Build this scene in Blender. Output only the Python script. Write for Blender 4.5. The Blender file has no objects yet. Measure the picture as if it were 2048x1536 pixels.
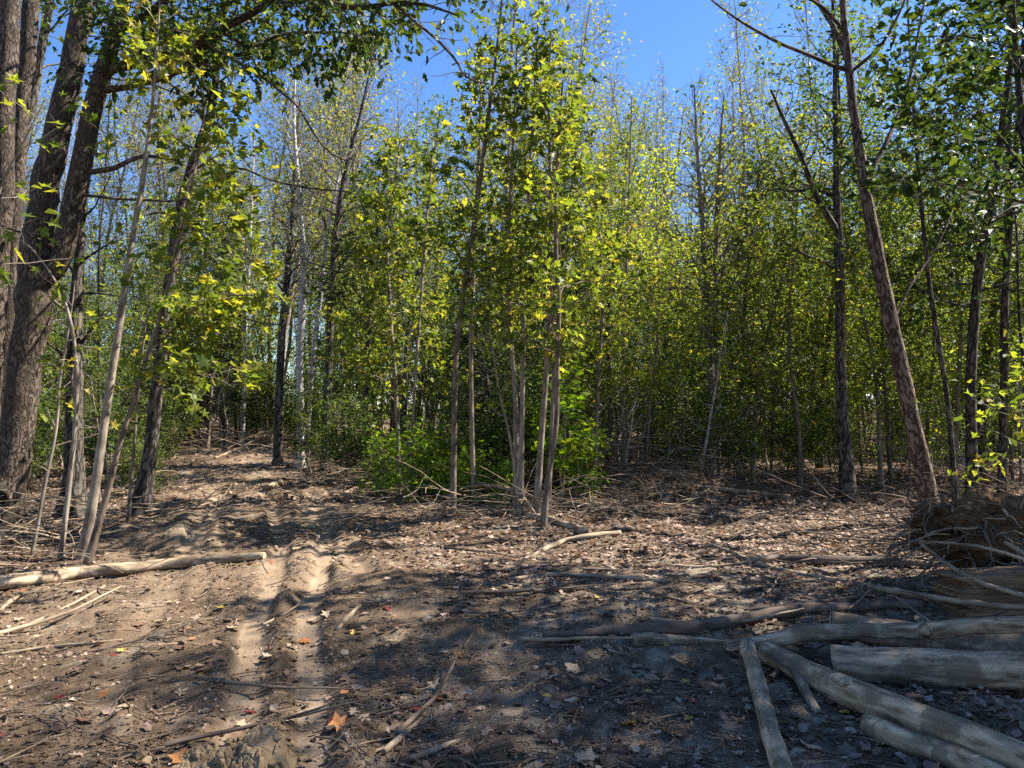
import bpy, math, random
import numpy as np
from mathutils import Vector

# ------------------------------------------------------------------ camera, sky, sun, exposure
scene = bpy.context.scene
COL = scene.collection
F = 1422.0; CX = 1024.0; CY = 768.0; CAM_H = 1.6; PITCH = math.radians(2.1)
cam_d = bpy.data.cameras.new('camera'); cam = bpy.data.objects.new('camera', cam_d); COL.objects.link(cam)
cam_d.sensor_width = 36.0; cam_d.lens = 36.0 * F / 2048.0; cam_d.clip_start = 0.05; cam_d.clip_end = 2000
cam.location = (0, 0, CAM_H); cam.rotation_euler = (math.radians(90) + PITCH, 0, 0)
scene.camera = cam
SUN_EL = math.radians(48); SUN_AZ = math.radians(77)          # azimuth from +Y (view direction) towards +X
SUN_DIR = np.array([math.sin(SUN_AZ) * math.cos(SUN_EL), math.cos(SUN_AZ) * math.cos(SUN_EL), math.sin(SUN_EL)])
world = bpy.data.worlds.new('World'); scene.world = world; world.use_nodes = True
wn = world.node_tree.nodes; wl = world.node_tree.links; wn.clear()
sky = wn.new('ShaderNodeTexSky'); sky.sky_type = 'NISHITA'; sky.sun_disc = False
sky.sun_elevation = SUN_EL; sky.sun_rotation = SUN_AZ; sky.air_density = 1.0; sky.dust_density = 0.1; sky.ozone_density = 4.0
tc = wn.new('ShaderNodeTexCoord')
mp = wn.new('ShaderNodeMapping'); mp.inputs['Scale'].default_value = (1, 1, 2.4); mp.inputs['Location'].default_value = (3.1, 1.2, 0)
cn = wn.new('ShaderNodeTexNoise'); cn.inputs['Scale'].default_value = 2.6; cn.inputs['Detail'].default_value = 7; cn.inputs['Roughness'].default_value = .58
cr = wn.new('ShaderNodeValToRGB'); cr.color_ramp.elements[0].position = .50; cr.color_ramp.elements[1].position = .66
sx = wn.new('ShaderNodeSeparateXYZ')
er = wn.new('ShaderNodeMapRange'); er.inputs[1].default_value = .16; er.inputs[2].default_value = .34; er.inputs[3].default_value = 1; er.inputs[4].default_value = 0
mu = wn.new('ShaderNodeMath'); mu.operation = 'MULTIPLY'
mx = wn.new('ShaderNodeMixRGB'); mx.inputs['Color2'].default_value = (9, 9.3, 9.8, 1)
bg = wn.new('ShaderNodeBackground'); bg.inputs['Strength'].default_value = 0.078
wo = wn.new('ShaderNodeOutputWorld')
wl.new(tc.outputs['Generated'], mp.inputs['Vector']); wl.new(mp.outputs['Vector'], cn.inputs['Vector'])
wl.new(cn.outputs['Fac'], cr.inputs['Fac']); wl.new(tc.outputs['Generated'], sx.inputs[0]); wl.new(sx.outputs['Z'], er.inputs[0])
wl.new(cr.outputs['Color'], mu.inputs[0]); wl.new(er.outputs[0], mu.inputs[1]); wl.new(mu.outputs[0], mx.inputs['Fac'])
hs = wn.new('ShaderNodeHueSaturation'); hs.inputs['Saturation'].default_value = 1.18; hs.inputs['Hue'].default_value = .508; wl.new(sky.outputs['Color'], hs.inputs['Color']); wl.new(hs.outputs['Color'], mx.inputs['Color1']); wl.new(mx.outputs['Color'], bg.inputs['Color']); wl.new(bg.outputs[0], wo.inputs['Surface'])
sun_d = bpy.data.lights.new('sun', 'SUN'); sun_d.energy = 5.0; sun_d.angle = math.radians(0.55); sun_d.color = (1.0, 0.94, 0.84)
sun = bpy.data.objects.new('sun', sun_d); COL.objects.link(sun)
sun.rotation_euler = Vector(SUN_DIR).to_track_quat('Z', 'Y').to_euler()
scene.view_settings.view_transform = 'Standard'; scene.view_settings.look = 'None'
scene.view_settings.exposure = 1.72; scene.view_settings.gamma = 1.0; scene.view_settings.use_curve_mapping = False
scene.render.engine = 'CYCLES'
cy = scene.cycles
cy.max_bounces = 6; cy.diffuse_bounces = 3; cy.glossy_bounces = 2; cy.transmission_bounces = 4; cy.transparent_max_bounces = 4
cy.caustics_reflective = False; cy.caustics_refractive = False
cy.use_denoising = False

# ------------------------------------------------------------------ maths helpers
def hash2(ix, iy, seed):
    n = (ix.astype(np.int64) * 374761393 + iy.astype(np.int64) * 668265263 + seed * 1442695041) & 0x7fffffff
    n = ((n ^ (n >> 13)) * 1274126177) & 0x7fffffff
    n = (n ^ (n >> 16)) & 0x7fffffff
    return n / float(0x7fffffff)
def vnoise(x, y, seed=0):
    x = np.asarray(x, float); y = np.asarray(y, float)
    ix = np.floor(x); iy = np.floor(y); fx = x - ix; fy = y - iy
    ux = fx * fx * (3 - 2 * fx); uy = fy * fy * (3 - 2 * fy)
    a = hash2(ix, iy, seed); b = hash2(ix + 1, iy, seed); c = hash2(ix, iy + 1, seed); d = hash2(ix + 1, iy + 1, seed)
    return (a + (b - a) * ux + (c - a) * uy + (a - b - c + d) * ux * uy) * 2 - 1
def fbm(x, y, seed=0, octv=3):
    s = 0; a = 1.0; k = 1.0
    for o in range(octv):
        s = s + a * vnoise(x * k + 17.3 * o, y * k - 9.1 * o, seed + o); a *= .5; k *= 2.03
    return s
def sstep(a, b, x):
    t = np.clip((x - a) / (b - a), 0, 1); return t * t * (3 - 2 * t)

RUTS = [  # centre lines as (y, x), half width, depth
    (np.array([1.8, 3.0, 3.9, 5.3, 6.9, 8.1, 10.0, 12.6, 19]), np.array([-0.85, -1.25, -1.46, -1.88, -2.30, -2.60, -3.3, -4.25, -7.2]), .11, .042),
    (np.array([1.8, 3.0, 3.6, 4.74, 5.7, 6.9, 9.9, 13, 20]), np.array([-0.50, -0.85, -1.0, -1.33, -1.60, -1.85, -2.55, -3.6, -6.6]), .11, .042),
    (np.array([1.8, 3.45, 4.46, 6.0, 8.5, 12, 20]), np.array([-1.65, -2.1, -2.43, -2.95, -3.75, -5.3, -8.3]), .10, .024),
    (np.array([6.5, 8, 10, 12.6, 16, 20, 28]), np.array([-3.4, -3.6, -4.25, -5.2, -6.6, -8.4, -12]), .16, .05),
    (np.array([6.5, 8, 10, 12.6, 16, 20, 28]), np.array([-1.3, -1.9, -2.75, -3.7, -5.2, -6.9, -10.5]), .16, .045),
]
TRAIL = (np.array([0, 4, 8, 12.6, 20, 30, 45]), np.array([-.9, -1.9, -3.2, -4.75, -7.4, -12.5, -24]))
def rut_mask(x, y):
    m = np.zeros_like(x); dep = np.zeros_like(x); rim = np.zeros_like(x)
    for ys, xs, w, d in RUTS:
        cx = np.interp(y, ys, xs) + .05 * vnoise(y * 1.1, y * 0 + 3.3, 8)
        u = np.abs(x - cx) / w
        fade = (1 - sstep(11, 24, y)) * sstep(ys[0], ys[0] + .6, y) * (.75 + .25 * sstep(-.5, .3, vnoise(y * .7, xs[0] + y * 0, 91)))
        mm = (1 - sstep(.45, 1.35, u + .25 * vnoise(x * 9, y * 5, 77))) * fade * (.6 if xs[0] == -1.65 else 1)
        m = np.maximum(m, mm); dep += d * mm; rim += .014 * np.exp(-((u - 1.7) / .45) ** 2) * fade
    return m, dep, rim
def trail_mask(x, y):
    cx = np.interp(y, *TRAIL); return 1 - sstep(1.3, 2.6, np.abs(x - cx))
def height(x, y, fine=True):
    x = np.asarray(x, float); y = np.asarray(y, float)
    r = np.hypot(x, y)
    h = .10 * vnoise(x * .22 + 5, y * .22, 1) + .07 * fbm(x * .7, y * .7, 2, 2)
    h = h + .50 * np.exp(-((x - 2.6) / 2.4) ** 2 - ((y - 14.2) / 1.1) ** 2)          # leaf bank at the wood's edge
    h = h + .22 * np.exp(-((x + 3.9) / .7) ** 2 - ((y - 9.0) / .9) ** 2)             # shoved berm beside the trail
    h = h + .30 * np.exp(-((x + 8.5) / 2.0) ** 2 - ((y - 22) / 2.5) ** 2) + .45 * sstep(16, 34, y) * sstep(1, -9, x)
    h = h + 1.2 * sstep(30, 90, r)
    if fine:
        m, dep, rim = rut_mask(x, y)
        tm = trail_mask(x, y)
        amp = 1 - .88 * m
        near = 1 - sstep(18, 30, r)
        h = h - dep + rim
        h = h + m * .0035 * np.sin(y * 95 + 6 * np.abs(x * 3 % 1 - .5)) * near
        rgh = .5 + .9 * sstep(-.2, .5, fbm(x * .9 + 4, y * .9, 14, 2))
        h = h + near * amp * (.034 * fbm(x * 1.7, y * 2.4, 3, 3) + .034 * tm * vnoise(x * .9, y * 3.2, 12)
             + rgh * (.012 * fbm(x * 7, y * 7, 5, 3) + .016 * np.maximum(0, vnoise(x * 9, y * 9, 9) - .25) + .009 * np.maximum(0, vnoise(x * 22, y * 22, 6)) + .0035 * vnoise(x * 47, y * 47, 7)))
    return h
CP, SP = math.cos(PITCH), math.sin(PITCH)
def ray(px, py):
    u = (px - CX) / F; v = (CY - py) / F
    return np.array([u, CP - v * SP, SP + v * CP])
def at(px, py, Y):
    d = ray(px, py); return np.array([0, 0, CAM_H]) + d * (Y / d[1])
def on_ground(px, py, wpx=0, lift=0.0, sink=.85):
    """Centre of a thing of pixel width wpx lying on the ground where the ray meets it -> point, radius."""
    d = ray(px, py); z = 0.0; r = 0.0
    for _ in range(12):
        t = (z - CAM_H) / d[2]; t = min(max(t, 0.5), 60); p = np.array([0, 0, CAM_H]) + d * t
        r = wpx * p[1] / (2 * F); z = .5 * z + .5 * (float(height(p[0], p[1])) + r * sink + lift)
    return p, r
def norm(v): return v / (np.linalg.norm(v, axis=-1, keepdims=True) + 1e-9)

# ------------------------------------------------------------------ mesh helpers
def mk_mesh(name, V, tris=None, quads=None, mat=None, fattr=None, vvec=None, flat=False, mats=None, mat_idx=None):
    me = bpy.data.meshes.new(name)
    tris = np.zeros((0, 3), np.int32) if tris is None else np.asarray(tris, np.int32)
    quads = np.zeros((0, 4), np.int32) if quads is None else np.asarray(quads, np.int32)
    nl = tris.size + quads.size; nf = len(tris) + len(quads)
    me.vertices.add(len(V)); me.vertices.foreach_set('co', np.asarray(V, np.float32).ravel())
    me.loops.add(nl); me.loops.foreach_set('vertex_index', np.concatenate([tris.ravel(), quads.ravel()]).astype(np.int32))
    me.polygons.add(nf)
    ls = np.concatenate([np.arange(len(tris)) * 3, tris.size + np.arange(len(quads)) * 4]).astype(np.int32)
    me.polygons.foreach_set('loop_start', ls)
    if fattr is not None:
        a = me.attributes.new('rnd', 'FLOAT', 'FACE'); a.data.foreach_set('value', np.asarray(fattr, np.float32))
    if vvec is not None:
        a = me.attributes.new('bark', 'FLOAT_VECTOR', 'POINT'); a.data.foreach_set('vector', np.asarray(vvec, np.float32).ravel())
    for m in (mats or [mat]): me.materials.append(m)
    if mat_idx is not None: me.polygons.foreach_set('material_index', np.asarray(mat_idx, np.int32))
    me.update(calc_edges=True)
    if flat: me.shade_flat()
    return me
def add(name, me, parent=None, label=None, cat=None, group=None, kind=None, loc=None):
    o = bpy.data.objects.new(name, me); COL.objects.link(o)
    if parent is not None: o.parent = parent
    if loc is not None: o.location = loc
    tag(o, label, cat, group, kind); return o
def tag(o, label=None, cat=None, group=None, kind=None):
    for k, v in (('label', label), ('category', cat), ('group', group), ('kind', kind)):
        if v: o[k] = v
    return o
def empty(name, loc, label, cat, group=None):
    o = bpy.data.objects.new(name, None); COL.objects.link(o); o.location = loc; o.empty_display_size = .2
    return tag(o, label, cat, group)
class Tubes:
    """Collects tapered tubes into one mesh."""
    def __init__(s): s.V = []; s.Q = []; s.T = []; s.B = []; s.n = 0
    def add(s, P, R, seg=5, rough=0.0, cap=False, seed=0, squash=None, ridge=0.0):
        P = np.asarray(P, float); R = np.asarray(R, float); n = len(P)
        D = np.gradient(P, axis=0); D = norm(D)
        ref = np.array([0.0, 0, 1]) if abs(D[:, 2]).mean() < .75 else np.array([1.0, 0, 0])
        A = norm(np.cross(D, ref)); B = np.cross(D, A)
        th = np.arange(seg) * 2 * math.pi / seg
        L = np.concatenate([[0], np.cumsum(np.linalg.norm(np.diff(P, axis=0), axis=1))])
        rr = np.repeat(R[:, None], seg, 1)
        if rough or ridge:
            tt = np.repeat(th[None], n, 0); LL = np.repeat(L[:, None], seg, 1)
            nx = np.cos(tt) * 1.3 + 7.7 * seed; ny = np.sin(tt) * 1.3 + LL * 2.2
            if rough: rr = rr * (1 + rough * fbm(nx, ny, seed % 97, 3))
            if ridge: rr = rr + ridge * (fbm(tt * R.mean() * 26 + seed, LL * 7, 31 + seed % 7, 2) * (1 + 0 * tt))
        V = P[:, None] + rr[..., None] * (np.cos(th)[None, :, None] * A[:, None] + np.sin(th)[None, :, None] * B[:, None])
        bk = np.stack([R.mean() * np.cos(th)[None] + 0 * rr + seed * .37, R.mean() * np.sin(th)[None] + 0 * rr + seed * .61, L[:, None] + 0 * rr], -1)
        i = np.arange(n - 1)[:, None] * seg; j = np.arange(seg)[None]; k = (np.arange(seg) + 1)[None] % seg
        q = np.stack([i + j, i + k, i + seg + k, i + seg + j], -1).reshape(-1, 4) + s.n
        s.V.append(V.reshape(-1, 3)); s.B.append(bk.reshape(-1, 3)); s.Q.append(q)
        base = s.n; s.n += n * seg
        if cap:
            for e, rng_ in ((0, range(seg)), (n - 1, range(seg))):
                c = P[e]; s.V.append(c[None]); s.B.append(bk[e].mean(0)[None]); ci = s.n; s.n += 1
                a = base + e * seg + np.arange(seg); b = np.roll(a, -1)
                s.T.append(np.stack([np.full(seg, ci), b, a] if e == 0 else [np.full(seg, ci), a, b], -1))
    def mesh(s, name, mat):
        return mk_mesh(name, np.concatenate(s.V), np.concatenate(s.T) if s.T else None, np.concatenate(s.Q), mat, vvec=np.concatenate(s.B))
def spline(P, n):
    """Catmull-Rom resample of rows (any width) to n rows."""
    P = np.asarray(P, float)
    if len(P) == 2: t = np.linspace(0, 1, n)[:, None]; return P[0] + (P[1] - P[0]) * t
    Q = np.vstack([2 * P[0] - P[1], P, 2 * P[-1] - P[-2]]); m = len(P) - 1
    t = np.linspace(0, m - 1e-6, n); k = t.astype(int); f = (t - k)[:, None]
    a, b, c, d = Q[k], Q[k + 1], Q[k + 2], Q[k + 3]
    return .5 * ((2 * b) + (c - a) * f + (2 * a - 5 * b + 4 * c - d) * f ** 2 + (-a + 3 * b - 3 * c + d) * f ** 3)

# leaf templates: tip along +x, stalk at the origin, unit length
def fan(outline, cup=.18, droop=.15):
    o = np.array(outline, float); V = np.zeros((len(o) + 1, 3)); V[1:, :2] = o; V[0, :2] = (.45, 0)
    V[:, 2] = cup * np.abs(V[:, 1]) - droop * V[:, 0] ** 2
    n = len(o); i = np.arange(n); return V, np.stack([np.zeros(n, int), i + 1, (i + 1) % n + 1], -1)
def sym(half): return [(0, 0)] + half + [(1, 0)] + [(x, -y) for x, y in reversed(half)]
STAR = fan(sym([(-.08, .42), (.24, .22), (.50, .56), (.52, .17)]))
MAPLE = fan(sym([(.02, .30), (.20, .28), (.52, .60), (.58, .30), (.80, .24)]))
OAK = fan(sym([(.20, .08), (.28, .24), (.42, .10), (.56, .33), (.66, .13), (.84, .22)]), cup=.3)
TULIP = fan(sym([(.02, .32), (.42, .28), (.72, .36), (.80, .20)]), cup=.25)
OVAL = (np.array([[0, 0, 0], [.35, .26, .07], [.75, .22, .02], [1, 0, -.12], [.75, -.22, .02], [.35, -.26, .07]]), np.array([[0, 3, 1], [1, 3, 2], [0, 5, 3], [5, 4, 3]]))
KITE = (np.array([[0, 0, 0], [.45, .34, .1], [1, 0, -.08], [.45, -.34, .1]]), np.array([[0, 2, 1], [0, 3, 2]]))
NEEDLE = (np.array([[0, 0, 0], [.5, .13, .05], [1, 0, 0], [.5, -.13, .05]]), np.array([[0, 2, 1], [0, 3, 2]]))
def vary(tm, seed):
    r = np.random.default_rng(seed); V = tm[0].copy(); c, d, t = r.uniform(-.1, .55), r.uniform(-.1, .5), r.normal(0, .35)
    V[:, 2] = c * np.abs(V[:, 1]) - d * V[:, 0] ** 2 + t * V[:, 0] * V[:, 1] + r.normal(0, .05, len(V)); V[:, :2] *= 1 + r.normal(0, .08, (len(V), 2)); V[:, 1] *= r.uniform(.75, 1.1); return V, tm[1]
STARS = [vary(STAR, 1), vary(STAR, 2), vary(MAPLE, 3), vary(STAR, 4), vary(OVAL, 5)]
OAKS = [vary(OAK, 6), vary(OAK, 7), vary(OVAL, 8), vary(OAK, 9)]
def leaf_frames(rng, n, flatness=.6, droop=.35, dirs=None):
    az = rng.uniform(0, 2 * math.pi, n)
    x = np.stack([np.cos(az), np.sin(az), -droop + rng.normal(0, .35, n)], -1)
    if dirs is not None: x = x * .8 + dirs * .7
    x = norm(x); up = rng.normal(0, flatness, (n, 3)) + np.array([0, 0, 1.0])
    y = norm(np.cross(up, x)); z = np.cross(x, y)
    return np.stack([x, y, z], -1)
def leaves_mesh(name, tmpls, pos, frames, size, rnd, mat):
    """Leaves of several templates (chosen in turn) in one mesh."""
    Vs, Ts, Rs = [], [], []; off = 0; n = len(pos)
    for k, (tv, tt) in enumerate(tmpls):
        idx = np.arange(k, n, len(tmpls))
        if not len(idx): continue
        V = np.einsum('nij,kj->nki', frames[idx], tv) * size[idx][:, None, None] + pos[idx][:, None]
        T = (tt[None] + (np.arange(len(idx)) * len(tv))[:, None, None]).reshape(-1, 3) + off
        Vs.append(V.reshape(-1, 3)); Ts.append(T); Rs.append(np.repeat(rnd[idx], len(tt))); off += len(idx) * len(tv)
    return mk_mesh(name, np.concatenate(Vs), np.concatenate(Ts), None, mat, fattr=np.concatenate(Rs), flat=True)

# ------------------------------------------------------------------ materials
def nodes(name):
    m = bpy.data.materials.new(name); m.use_nodes = True; nt = m.node_tree; nt.nodes.clear()
    return m, nt.nodes, nt.links
def ramp(N, stops):
    r = N.new('ShaderNodeValToRGB'); e = r.color_ramp.elements
    while len(e) < len(stops): e.new(.5)
    for el, (p, c) in zip(e, stops): el.position = p; el.color = (*c, 1)
    return r
def leaf_mat(name, stops, trans=.5, tint=(1.75, 1.65, .65), rough=.5, spec=.35, const=None):
    m, N, L = nodes(name)
    at_ = N.new('ShaderNodeAttribute'); at_.attribute_name = 'rnd'
    oi = N.new('ShaderNodeObjectInfo')
    s = N.new('ShaderNodeMath'); s.operation = 'MULTIPLY_ADD'; s.inputs[1].default_value = .16; L.new(oi.outputs['Random'], s.inputs[0])
    s2 = N.new('ShaderNodeMath'); s2.operation = 'SUBTRACT'; s2.inputs[1].default_value = .08
    if const is None: L.new(at_.outputs['Fac'], s.inputs[2])
    else: s.inputs[2].default_value = const
    L.new(s.outputs[0], s2.inputs[0])
    r = ramp(N, stops); L.new(s2.outputs[0], r.inputs['Fac'])
    p = N.new('ShaderNodeBsdfPrincipled'); p.inputs['Roughness'].default_value = rough; p.inputs['Specular IOR Level'].default_value = spec
    L.new(r.outputs['Color'], p.inputs['Base Color'])
    mt = N.new('ShaderNodeMixRGB'); mt.blend_type = 'MULTIPLY'; mt.inputs['Fac'].default_value = 1; mt.inputs['Color2'].default_value = (*tint, 1)
    L.new(r.outputs['Color'], mt.inputs['Color1'])
    t = N.new('ShaderNodeBsdfTranslucent'); L.new(mt.outputs['Color'], t.inputs['Color'])
    x = N.new('ShaderNodeMixShader'); x.inputs['Fac'].default_value = trans; L.new(p.outputs[0], x.inputs[1]); L.new(t.outputs[0], x.inputs[2])
    o = N.new('ShaderNodeOutputMaterial'); L.new(x.outputs[0], o.inputs['Surface']); return m
def bark_mat(name, dark, light, su=9, sv=2.2, contrast=(.38, .62), bump=.6, dist=.02, blotch=None, rough=.9, furrow=True):
    m, N, L = nodes(name)
    a = N.new('ShaderNodeAttribute'); a.attribute_name = 'bark'
    mp = N.new('ShaderNodeMapping'); mp.inputs['Scale'].default_value = (su, su, sv); L.new(a.outputs['Vector'], mp.inputs['Vector'])
    nz = N.new('ShaderNodeTexNoise'); nz.inputs['Scale'].default_value = 1; nz.inputs['Detail'].default_value = 8; nz.inputs['Roughness'].default_value = .62
    L.new(mp.outputs[0], nz.inputs['Vector'])
    src = nz.outputs['Fac']
    if furrow:
        mp2 = N.new('ShaderNodeMapping'); mp2.inputs['Scale'].default_value = (su * 2.1, su * 2.1, sv * 1.5); L.new(a.outputs['Vector'], mp2.inputs['Vector'])
        dn = N.new('ShaderNodeMixRGB'); dn.blend_type = 'ADD'; dn.inputs['Fac'].default_value = .8; L.new(mp2.outputs[0], dn.inputs['Color1']); L.new(nz.outputs['Color'], dn.inputs['Color2'])
        vo = N.new('ShaderNodeTexNoise'); vo.inputs['Scale'].default_value = 1.0; vo.inputs['Detail'].default_value = 3; vo.inputs['Roughness'].default_value = .5; L.new(dn.outputs['Color'], vo.inputs['Vector'])
        s1 = N.new('ShaderNodeMath'); s1.operation = 'SUBTRACT'; s1.inputs[1].default_value = .5; L.new(vo.outputs['Fac'], s1.inputs[0])
        s2 = N.new('ShaderNodeMath'); s2.operation = 'ABSOLUTE'; L.new(s1.outputs[0], s2.inputs[0])
        ve = N.new('ShaderNodeMapRange'); ve.inputs[1].default_value = 0; ve.inputs[2].default_value = .10; L.new(s2.outputs[0], ve.inputs[0])
        mm = N.new('ShaderNodeMath'); mm.operation = 'MULTIPLY'; L.new(ve.outputs[0], mm.inputs[0]); L.new(nz.outputs['Fac'], mm.inputs[1])
        m2 = N.new('ShaderNodeMath'); m2.operation = 'MULTIPLY_ADD'; m2.inputs[1].default_value = .75; m2.inputs[2].default_value = .12; L.new(mm.outputs[0], m2.inputs[0]); src = m2.outputs[0]
    r = ramp(N, [(contrast[0], dark), (contrast[1], light)]); L.new(src, r.inputs['Fac'])
    col = r.outputs['Color']
    if blotch:
        n2 = N.new('ShaderNodeTexNoise'); n2.inputs['Scale'].default_value = 3.5; n2.inputs['Detail'].default_value = 5; L.new(a.outputs['Vector'], n2.inputs['Vector'])
        n2.inputs['Detail'].default_value = 9; n2.inputs['Roughness'].default_value = .66
        r2 = ramp(N, [(.50, (0, 0, 0)), (.55, (1, 1, 1))]); L.new(n2.outputs['Fac'], r2.inputs['Fac'])
        mb = N.new('ShaderNodeMixRGB'); mb.inputs['Color2'].default_value = (*blotch, 1); L.new(col, mb.inputs['Color1']); 
        fm = N.new('ShaderNodeMath'); fm.operation = 'MULTIPLY'; fm.inputs[1].default_value = .75; L.new(r2.outputs['Color'], fm.inputs[0]); L.new(fm.outputs[0], mb.inputs['Fac']); col = mb.outputs['Color']
    p = N.new('ShaderNodeBsdfPrincipled'); p.inputs['Roughness'].default_value = rough; p.inputs['Specular IOR Level'].default_value = .2
    L.new(col, p.inputs['Base Color'])
    b = N.new('ShaderNodeBump'); b.inputs['Strength'].default_value = bump; b.inputs['Distance'].default_value = dist
    L.new(src, b.inputs['Height']); L.new(b.outputs[0], p.inputs['Normal'])
    o = N.new('ShaderNodeOutputMaterial'); L.new(p.outputs[0], o.inputs['Surface']); return m
def cut_mat(name, c0, c1):
    m, N, L = nodes(name)
    tcn = N.new('ShaderNodeTexCoord')
    w = N.new('ShaderNodeTexWave'); w.wave_type = 'RINGS'; w.rings_direction = 'SPHERICAL'; w.inputs['Scale'].default_value = 22; w.inputs['Distortion'].default_value = 3; w.inputs['Detail'].default_value = 3
    L.new(tcn.outputs['Object'], w.inputs['Vector'])
    n = N.new('ShaderNodeTexNoise'); n.inputs['Scale'].default_value = 14; n.inputs['Detail'].default_value = 6; L.new(tcn.outputs['Object'], n.inputs['Vector'])
    mxx = N.new('ShaderNodeMixRGB'); mxx.inputs['Fac'].default_value = .6; L.new(w.outputs['Color'], mxx.inputs['Color1']); L.new(n.outputs['Fac'], mxx.inputs['Color2'])
    r = ramp(N, [(.3, c0), (.75, c1)]); L.new(mxx.outputs['Color'], r.inputs['Fac'])
    p = N.new('ShaderNodeBsdfPrincipled'); p.inputs['Roughness'].default_value = .85; L.new(r.outputs['Color'], p.inputs['Base Color'])
    b = N.new('ShaderNodeBump'); b.inputs['Strength'].default_value = .3; b.inputs['Distance'].default_value = .005; L.new(mxx.outputs['Color'], b.inputs['Height']); L.new(b.outputs[0], p.inputs['Normal'])
    o = N.new('ShaderNodeOutputMaterial'); L.new(p.outputs[0], o.inputs['Surface']); return m
def soil_mat(name, stops, scale=9, pale=None, smooth_attr=False):
    m, N, L = nodes(name)
    g = N.new('ShaderNodeNewGeometry')
    n1 = N.new('ShaderNodeTexNoise'); n1.inputs['Scale'].default_value = scale; n1.inputs['Detail'].default_value = 9; n1.inputs['Roughness'].default_value = .68; L.new(g.outputs['Position'], n1.inputs['Vector'])
    n0 = N.new('ShaderNodeTexNoise'); n0.inputs['Scale'].default_value = .9; n0.inputs['Detail'].default_value = 5; n0.inputs['Roughness'].default_value = .6; L.new(g.outputs['Position'], n0.inputs['Vector'])
    ad = N.new('ShaderNodeMath'); ad.operation = 'MULTIPLY_ADD'; ad.inputs[1].default_value = .55; L.new(n1.outputs['Fac'], ad.inputs[0])
    hf = N.new('ShaderNodeMath'); hf.operation = 'MULTIPLY'; hf.inputs[1].default_value = .45; L.new(n0.outputs['Fac'], hf.inputs[0]); L.new(hf.outputs[0], ad.inputs[2])
    r = ramp(N, stops); L.new(ad.outputs[0], r.inputs['Fac']); col = r.outputs['Color']
    if pale:
        n2 = N.new('ShaderNodeTexNoise'); n2.inputs['Scale'].default_value = 1.7; n2.inputs['Detail'].default_value = 9; n2.inputs['Roughness'].default_value = .7; L.new(g.outputs['Position'], n2.inputs['Vector'])
        r2 = ramp(N, [(.54, (0, 0, 0)), (.66, (1, 1, 1))]); L.new(n2.outputs['Fac'], r2.inputs['Fac'])
        f2 = N.new('ShaderNodeMath'); f2.operation = 'MULTIPLY'; f2.inputs[1].default_value = .75; L.new(r2.outputs['Color'], f2.inputs[0])
        mb = N.new('ShaderNodeMixRGB'); mb.inputs['Color2'].default_value = (*pale, 1); L.new(col, mb.inputs['Color1']); L.new(f2.outputs[0], mb.inputs['Fac']); col = mb.outputs['Color']
    hgt = n1.outputs['Fac']; bs = None
    if smooth_attr:
        a = N.new('ShaderNodeAttribute'); a.attribute_name = 'packed'
        mb2 = N.new('ShaderNodeMixRGB'); mb2.inputs['Color2'].default_value = (.33, .245, .165, 1); L.new(col, mb2.inputs['Color1'])
        f3 = N.new('ShaderNodeMath'); f3.operation = 'MULTIPLY'; f3.inputs[1].default_value = .55; L.new(a.outputs['Fac'], f3.inputs[0]); L.new(f3.outputs[0], mb2.inputs['Fac']); col = mb2.outputs['Color']
        ga = N.new('ShaderNodeAttribute'); ga.attribute_name = 'ashen'
        n4 = N.new('ShaderNodeTexNoise'); n4.inputs['Scale'].default_value = 2.6; n4.inputs['Detail'].default_value = 10; n4.inputs['Roughness'].default_value = .72; L.new(g.outputs['Position'], n4.inputs['Vector'])
        r4 = ramp(N, [(.38, (.085, .060, .041)), (.50, (.20, .157, .112)), (.60, (.44, .37, .28))]); L.new(n4.outputs['Fac'], r4.inputs['Fac'])
        m4 = N.new('ShaderNodeMixRGB'); L.new(col, m4.inputs['Color1']); L.new(r4.outputs['Color'], m4.inputs['Color2']); L.new(ga.outputs['Fac'], m4.inputs['Fac']); col = m4.outputs['Color']
        bs = N.new('ShaderNodeMapRange'); bs.inputs[1].default_value = .62; bs.inputs[3].default_value = .9; bs.inputs[4].default_value = .15; L.new(a.outputs['Fac'], bs.inputs[0])
    p = N.new('ShaderNodeBsdfPrincipled'); p.inputs['Roughness'].default_value = .95; p.inputs['Specular IOR Level'].default_value = .15; L.new(col, p.inputs['Base Color'])
    n3 = N.new('ShaderNodeTexNoise'); n3.inputs['Scale'].default_value = 38; n3.inputs['Detail'].default_value = 8; n3.inputs['Roughness'].default_value = .75; L.new(g.outputs['Position'], n3.inputs['Vector'])
    b = N.new('ShaderNodeBump'); b.inputs['Strength'].default_value = .9; b.inputs['Distance'].default_value = .035
    if bs: L.new(bs.outputs[0], b.inputs['Strength'])
    L.new(n3.outputs['Fac'], b.inputs['Height']); L.new(b.outputs[0], p.inputs['Normal'])
    o = N.new('ShaderNodeOutputMaterial'); L.new(p.outputs[0], o.inputs['Surface']); return m
M = {}
M['ground'] = soil_mat('dirt', [(.30, (.046, .030, .019)), (.46, (.112, .075, .046)), (.58, (.205, .140, .087)), (.72, (.33, .235, .148))], 7, pale=(.34, .28, .205), smooth_attr=True)
M['clod'] = soil_mat('clay', [(.32, (.16, .105, .058)), (.52, (.36, .255, .15)), (.70, (.50, .38, .24))], 12)
M['rootsoil'] = soil_mat('root_soil', [(.36, (.035, .020, .011)), (.52, (.15, .090, .047)), (.66, (.31, .195, .105))], 14)
M['bark_dark'] = bark_mat('bark_dark', (.022, .017, .013), (.145, .110, .084), 12, 5.5, (.16, .54), 1.0, .03, blotch=(.066, .05, .037))
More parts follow.
